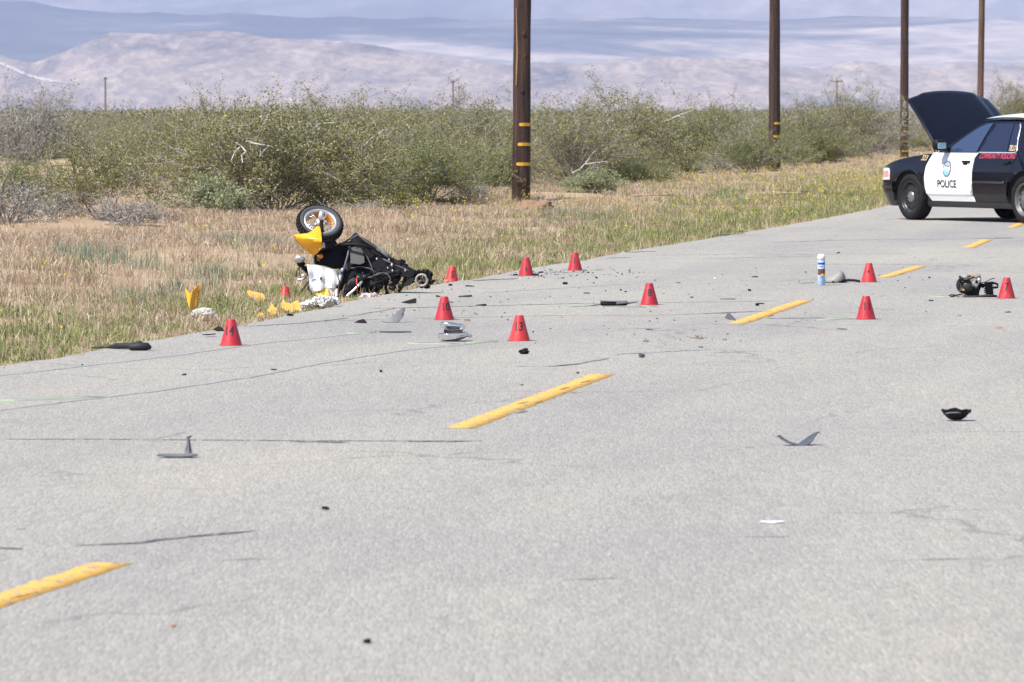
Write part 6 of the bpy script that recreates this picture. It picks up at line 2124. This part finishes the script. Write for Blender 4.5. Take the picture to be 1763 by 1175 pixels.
    for (hx, par) in ((-1.465, FD), (-2.455, RD)):
        b = bmesh.new()
        box(b, hx, hw(hx, 0.855) + 0.012, 0.862, 0.19, 0.035, 0.034, None, 0.010)
        box(b, hx + 0.02, hw(hx, 0.83) + 0.004, 0.832, 0.10, 0.02, 0.03, None, 0.006)
        bm_obj('handle', b, M['car_black'], par, True)

    # nose: bumper wrapped round the front, headlamps
    def nose(name, z0, z1, m, x_side, front, nseg=26, nz=8, bulge=0.0, half=None):
        bm = bmesh.new(); rows = []
        for j in range(nz + 1):
            z = z0 + (z1 - z0) * j / nz
            row = []
            for i in range(-nseg, nseg + 1):
                u = i / nseg
                y0 = hw(x_side, z) + bulge
                a = u * math.pi / 2
                e = 0.42
                y = y0 * math.copysign(abs(math.sin(a)) ** 0.62, math.sin(a)) if a else 0.0
                x = x_side + (front(z) - x_side) * abs(math.cos(a)) ** 0.62
                row.append(bm.verts.new((x, y, z)))
            rows.append(row)
        for j in range(nz):
            for i in range(2 * nseg):
                bm.faces.new((rows[j][i], rows[j][i + 1], rows[j + 1][i + 1], rows[j + 1][i]))
        bmesh.ops.recalc_face_normals(bm, faces=bm.faces[:])
        return bm_obj(name, bm, m, car, True)
    nose('front_bumper', 0.20, 0.55, M['car_black'], 0.42, lambda z: 0.98 - 0.35 * max(0, 0.33 - z) - 0.12 * max(0, z - 0.47), bulge=0.006)
    nose('bumper_strip', 0.455, 0.50, M['car_trim'], 0.42, lambda z: 0.99, nz=2, bulge=0.014)
    nose('grille_panel', 0.552, 0.74, M['car_black'], 0.58, lambda z: 0.93 - 0.40 * (z - 0.55), bulge=-0.002)
    for s in (1, -1):
        for nm, pts, m in (('headlamp', [(0.49, 0.585), (0.62, 0.580), (0.80, 0.580), (0.86, 0.60), (0.80, 0.735), (0.66, 0.755), (0.54, 0.755), (0.50, 0.73)], M['lamp_clear']), ('turn_lamp', [(0.525, 0.63), (0.66, 0.62), (0.74, 0.69), (0.68, 0.71), (0.54, 0.715)], M['lamp_amber'])):
            bm = poly_bm(pts, frange(0.5, 0.9, 0.03), frange(0.56, 0.76, 0.03))
            for v in bm.verts:
                x, z = v.co.x, v.co.z
                fx = 0.93 - 0.40 * (z - 0.55)
                q = min(1.0, max(0.0, (x - 0.58) / (fx - 0.58)))
                ca = q ** (1 / 0.62); sa = math.sqrt(max(0, 1 - ca * ca))
                v.co.y = s * (hw(0.58, z) * sa ** 0.62 + (0.012 if nm == 'headlamp' else 0.016))
            bmesh.ops.recalc_face_normals(bm, faces=bm.faces[:])
            bm_obj(nm, bm, m, car, True)
    # engine bay, cowl, floor and wheel wells
    b = bmesh.new()
    box(b, 0.15, 0, 0.60, 1.30, 1.44, 0.22)
    box(b, 0.1, -0.2, 0.74, 0.6, 0.5, 0.16, None, 0.03)
    box(b, -0.2, 0.3, 0.75, 0.3, 0.4, 0.14, None, 0.03)
    bm_obj('engine_bay', b, M['car_under'], car)
    b = bmesh.new()
    box(b, -1.75, 0, 0.33, 4.9, 1.45, 0.18, None, 0.04)
    box(b, -1.5, 0, 0.60, 1.6, 1.70, 0.6)
    box(b, -3.7, 0, 0.62, 0.9, 1.60, 0.45)
    bm_obj('underbody', b, M['car_under'], car)
    b = bmesh.new()
    box(b, -0.60, 0, 0.955, 0.30, 1.60, 0.03, None, 0.008)
    bm_obj('cowl', b, M['car_trim'], car)

    # roof, windscreen, rear window, boot
    def sheet(name, x0, x1, y0f, zf, m, nx=14, ny=16, xf=None):
        bm = bmesh.new(); rows = []
        for i in range(nx + 1):
            u = i / nx; x = x0 + (x1 - x0) * u
            hwid = y0f(u)
            row = []
            for j in range(ny + 1):
                v = -1 + 2 * j / ny
                row.append(bm.verts.new(((xf(u, v) if xf else x), hwid * v, zf(u, v))))
            rows.append(row)
        for i in range(nx):
            for j in range(ny):
                bm.faces.new((rows[i][j], rows[i][j + 1], rows[i + 1][j + 1], rows[i + 1][j]))
        bmesh.ops.recalc_face_normals(bm, faces=bm.faces[:])
        if sum(f.normal.z for f in bm.faces) < 0: bmesh.ops.reverse_faces(bm, faces=bm.faces[:])
        return bm_obj(name, bm, m, car, True)
    roofz = lambda u: 1.450 + 0.026 * math.sin(math.pi * min(1, u * 1.0)) - 0.035 * max(0, u - 0.8) * 2
    sheet('roof_rail', -1.44, -2.70, lambda u: 0.648, lambda u, v: roofz(u) + 0.045 * (1 - v * v) - 0.004, M['car_black'])
    sheet('roof', -1.46, -2.68, lambda u: 0.600, lambda u, v: roofz(u) + 0.010 + 0.075 * (1 - 0.85 * v * v) + 0.006, M['car_white'])
    sheet('windscreen', -0.60, -1.45, lambda u: 0.80 - 0.16 * u, lambda u, v: 0.975 + 0.460 * (u ** 0.93) + 0.035 * (1 - v * v) * u, M['glass_front'], xf=lambda u, v: -0.42 - 1.03 * u - 0.22 * v * v * (1 - 0.75 * u))
    sheet('rear_screen', -2.68, -3.32, lambda u: 0.64 + 0.12 * u, lambda u, v: 1.43 - 0.44 * u ** 1.05 + 0.04 * (1 - v * v) * (1 - u), M['glass'])
    sheet('boot_lid', -3.30, -4.36, lambda u: 0.80, lambda u, v: 0.995 - 0.03 * u + 0.03 * (1 - v * v), M['car_black'])
    b = bmesh.new(); box(b, -4.30, 0, 0.62, 0.22, 1.66, 0.72, None, 0.08); bm_obj('rear_bumper', b, M['car_black'], car, True)

    # raised hood
    HA = R(45)
    bm = bmesh.new(); rows = []
    nx, ny = 22, 30
    for i in range(nx + 1):
        u = i / nx
        row = []
        for j in range(ny + 1):
            v = -1 + 2 * j / ny
            hwid = 0.775 - 0.055 * u ** 2
            l = 1.27 * u - 0.10 * v * v * u ** 3 + 0.05 * (1 - u) * -1 * v * v
            rise = 0.050 * (1 - v ** 4) + 0.07 * (1 - (1 - u) ** 2) * 0 - 0.10 * u ** 2.2
            if abs(v) < 0.74: rise += 0.034 * min(1, (0.74 - abs(v)) / 0.10)
            cl, sl_ = math.cos(HA), math.sin(HA)
            row.append(bm.verts.new((-0.50 + l * cl - rise * sl_, hwid * v, 1.00 + l * sl_ + rise * cl)))
        rows.append(row)
    for i in range(nx):
        for j in range(ny):
            bm.faces.new((rows[i][j], rows[i][j + 1], rows[i + 1][j + 1], rows[i + 1][j]))
    bmesh.ops.recalc_face_normals(bm, faces=bm.faces[:])
    thicken(bm, 0.022)
    hd_ = bm_obj('hood', bm, M['car_black'], car, True)
    hd_['label'] = 'glossy black hood propped wide open'
    for s in (1, -1):
        b = bmesh.new()
        tube(b, [(-0.40, s * 0.73, 0.90), (-0.30, s * 0.73, 1.10)], 0.014, 6)
        bm_obj('hood_hinge', b, M['car_trim'], car)

    # mirrors
    for s in (1, -1):
        mr = bpy.data.objects.new('door_mirror', None); COL.objects.link(mr); mr.parent = car
        b = bmesh.new()
        r_ = bmesh.ops.create_cube(b, size=1.0, matrix=Matrix.Translation((-0.915, s * 1.035, 1.100)) @ Matrix.Diagonal((0.15, 0.20, 0.165, 1)))
        bmesh.ops.bevel(b, geom=b.edges[:], offset=0.065, segments=5, affect='EDGES', profile=0.5)
        box(b, -0.90, s * 0.93, 1.045, 0.10, 0.18, 0.05, None, 0.015)
        bm_obj('housing', b, M['black'], mr, True)
        b = bmesh.new()
        box(b, -0.989, s * 1.035, 1.090, 0.010, 0.140, 0.085, Matrix.Rotation(R(0), 3, 'Z'), 0.004)
        bm_obj('mirror_glass', b, M['mirror_glass'], mr)
    # wheels
    def wheel(x, s, rimm, first=False):
        w = bpy.data.objects.new('wheel', None); COL.objects.link(w); w.parent = car
        w.location = (x, s * 0.945, AZ)
        if s < 0: w.rotation_euler = (0, 0, math.pi)
        b = bmesh.new()
        Ro, Ri = 0.338, 0.232
        lathe(b, [(Ri, -0.215), (Ri + 0.03, -0.228), (Ro - 0.03, -0.226), (Ro - 0.004, -0.205), (Ro, -0.16), (Ro, -0.06), (Ro - 0.005, -0.026), (Ro - 0.03, -0.004), (Ro - 0.06, 0.002), (Ri + 0.02, 0.0), (Ri, -0.014)], 56, 'Y')
        bmesh.ops.recalc_face_normals(b, faces=b.faces[:])
        bm_obj('tyre', b, M['tyre'], w, True)
        b = bmesh.new()
        lathe(b, [(Ri + 0.004, -0.012), (Ri - 0.004, -0.006), (Ri - 0.016, -0.018), (Ri - 0.024, -0.055), (0.185, -0.066), (0.165, -0.052), (0.115, -0.036), (0.088, -0.040), (0.001, -0.045)], 56, 'Y')
        bmesh.ops.recalc_face_normals(b, faces=b.faces[:])
        bm_obj('rim', b, rimm, w, True)
        b = bmesh.new()
        for k in range(12):
            a = 2 * math.pi * k / 12
            m_ = Matrix.Translation((0.153 * math.cos(a), -0.0445, 0.153 * math.sin(a))) @ Matrix.Rotation(R(-6), 4, (math.sin(a), 0, -math.cos(a)))
            lathe(b, [(0.0005, 0.004), (0.019, 0.004), (0.021, -0.002)], 12, 'Y', m_ @ Matrix.Diagonal((1, 1, 1, 1)))
        bmesh.ops.recalc_face_normals(b, faces=b.faces[:])
        bm_pieces('vent_hole', b, M['car_under'], w)
        b = bmesh.new()
        lathe(b, [(0.001, -0.012), (0.024, -0.013), (0.030, -0.020), (0.060, -0.022), (0.076, -0.028), (0.082, -0.042)], 32, 'Y')
        for k in range(5):
            a = 2 * math.pi * k / 5
            blob(b, (0.046 * math.cos(a), -0.020, 0.046 * math.sin(a)), 0.011, 0.007, 0.011, 0, 1, 1)
        bmesh.ops.recalc_face_normals(b, faces=b.faces[:])
        bm_obj('hub_cap', b, M['hub'], w, True)
    wheel(0.0, 1, M['rim_black']); wheel(-2.91, 1, M['rim_grey']); wheel(0.0, -1, M['rim_black']); wheel(-2.91, -1, M['rim_black'])
    for s in (1, -1):
        for x in AX:
            b = bmesh.new()
            prof = [(ARC + 0.012, 0.0), (ARC + 0.012, -0.34), (0.05, -0.34)]
            m_ = Matrix.Translation((x, s * 0.935, AZ)) @ (Matrix.Rotation(math.pi, 4, 'Z') if s < 0 else Matrix.Identity(4))
            rings = []
            for (r, h) in prof:
                rings.append([b.verts.new(m_ @ Vector((r * math.cos(R(a)), h, r * math.sin(R(a))))) for a in range(-8, 189, 8)])
            for i in range(2):
                for k in range(len(rings[0]) - 1):
                    b.faces.new((rings[i][k], rings[i][k + 1], rings[i + 1][k + 1], rings[i + 1][k]))
            bm_obj('wheel_well', b, M['car_under'], car)
    return car


police_car()
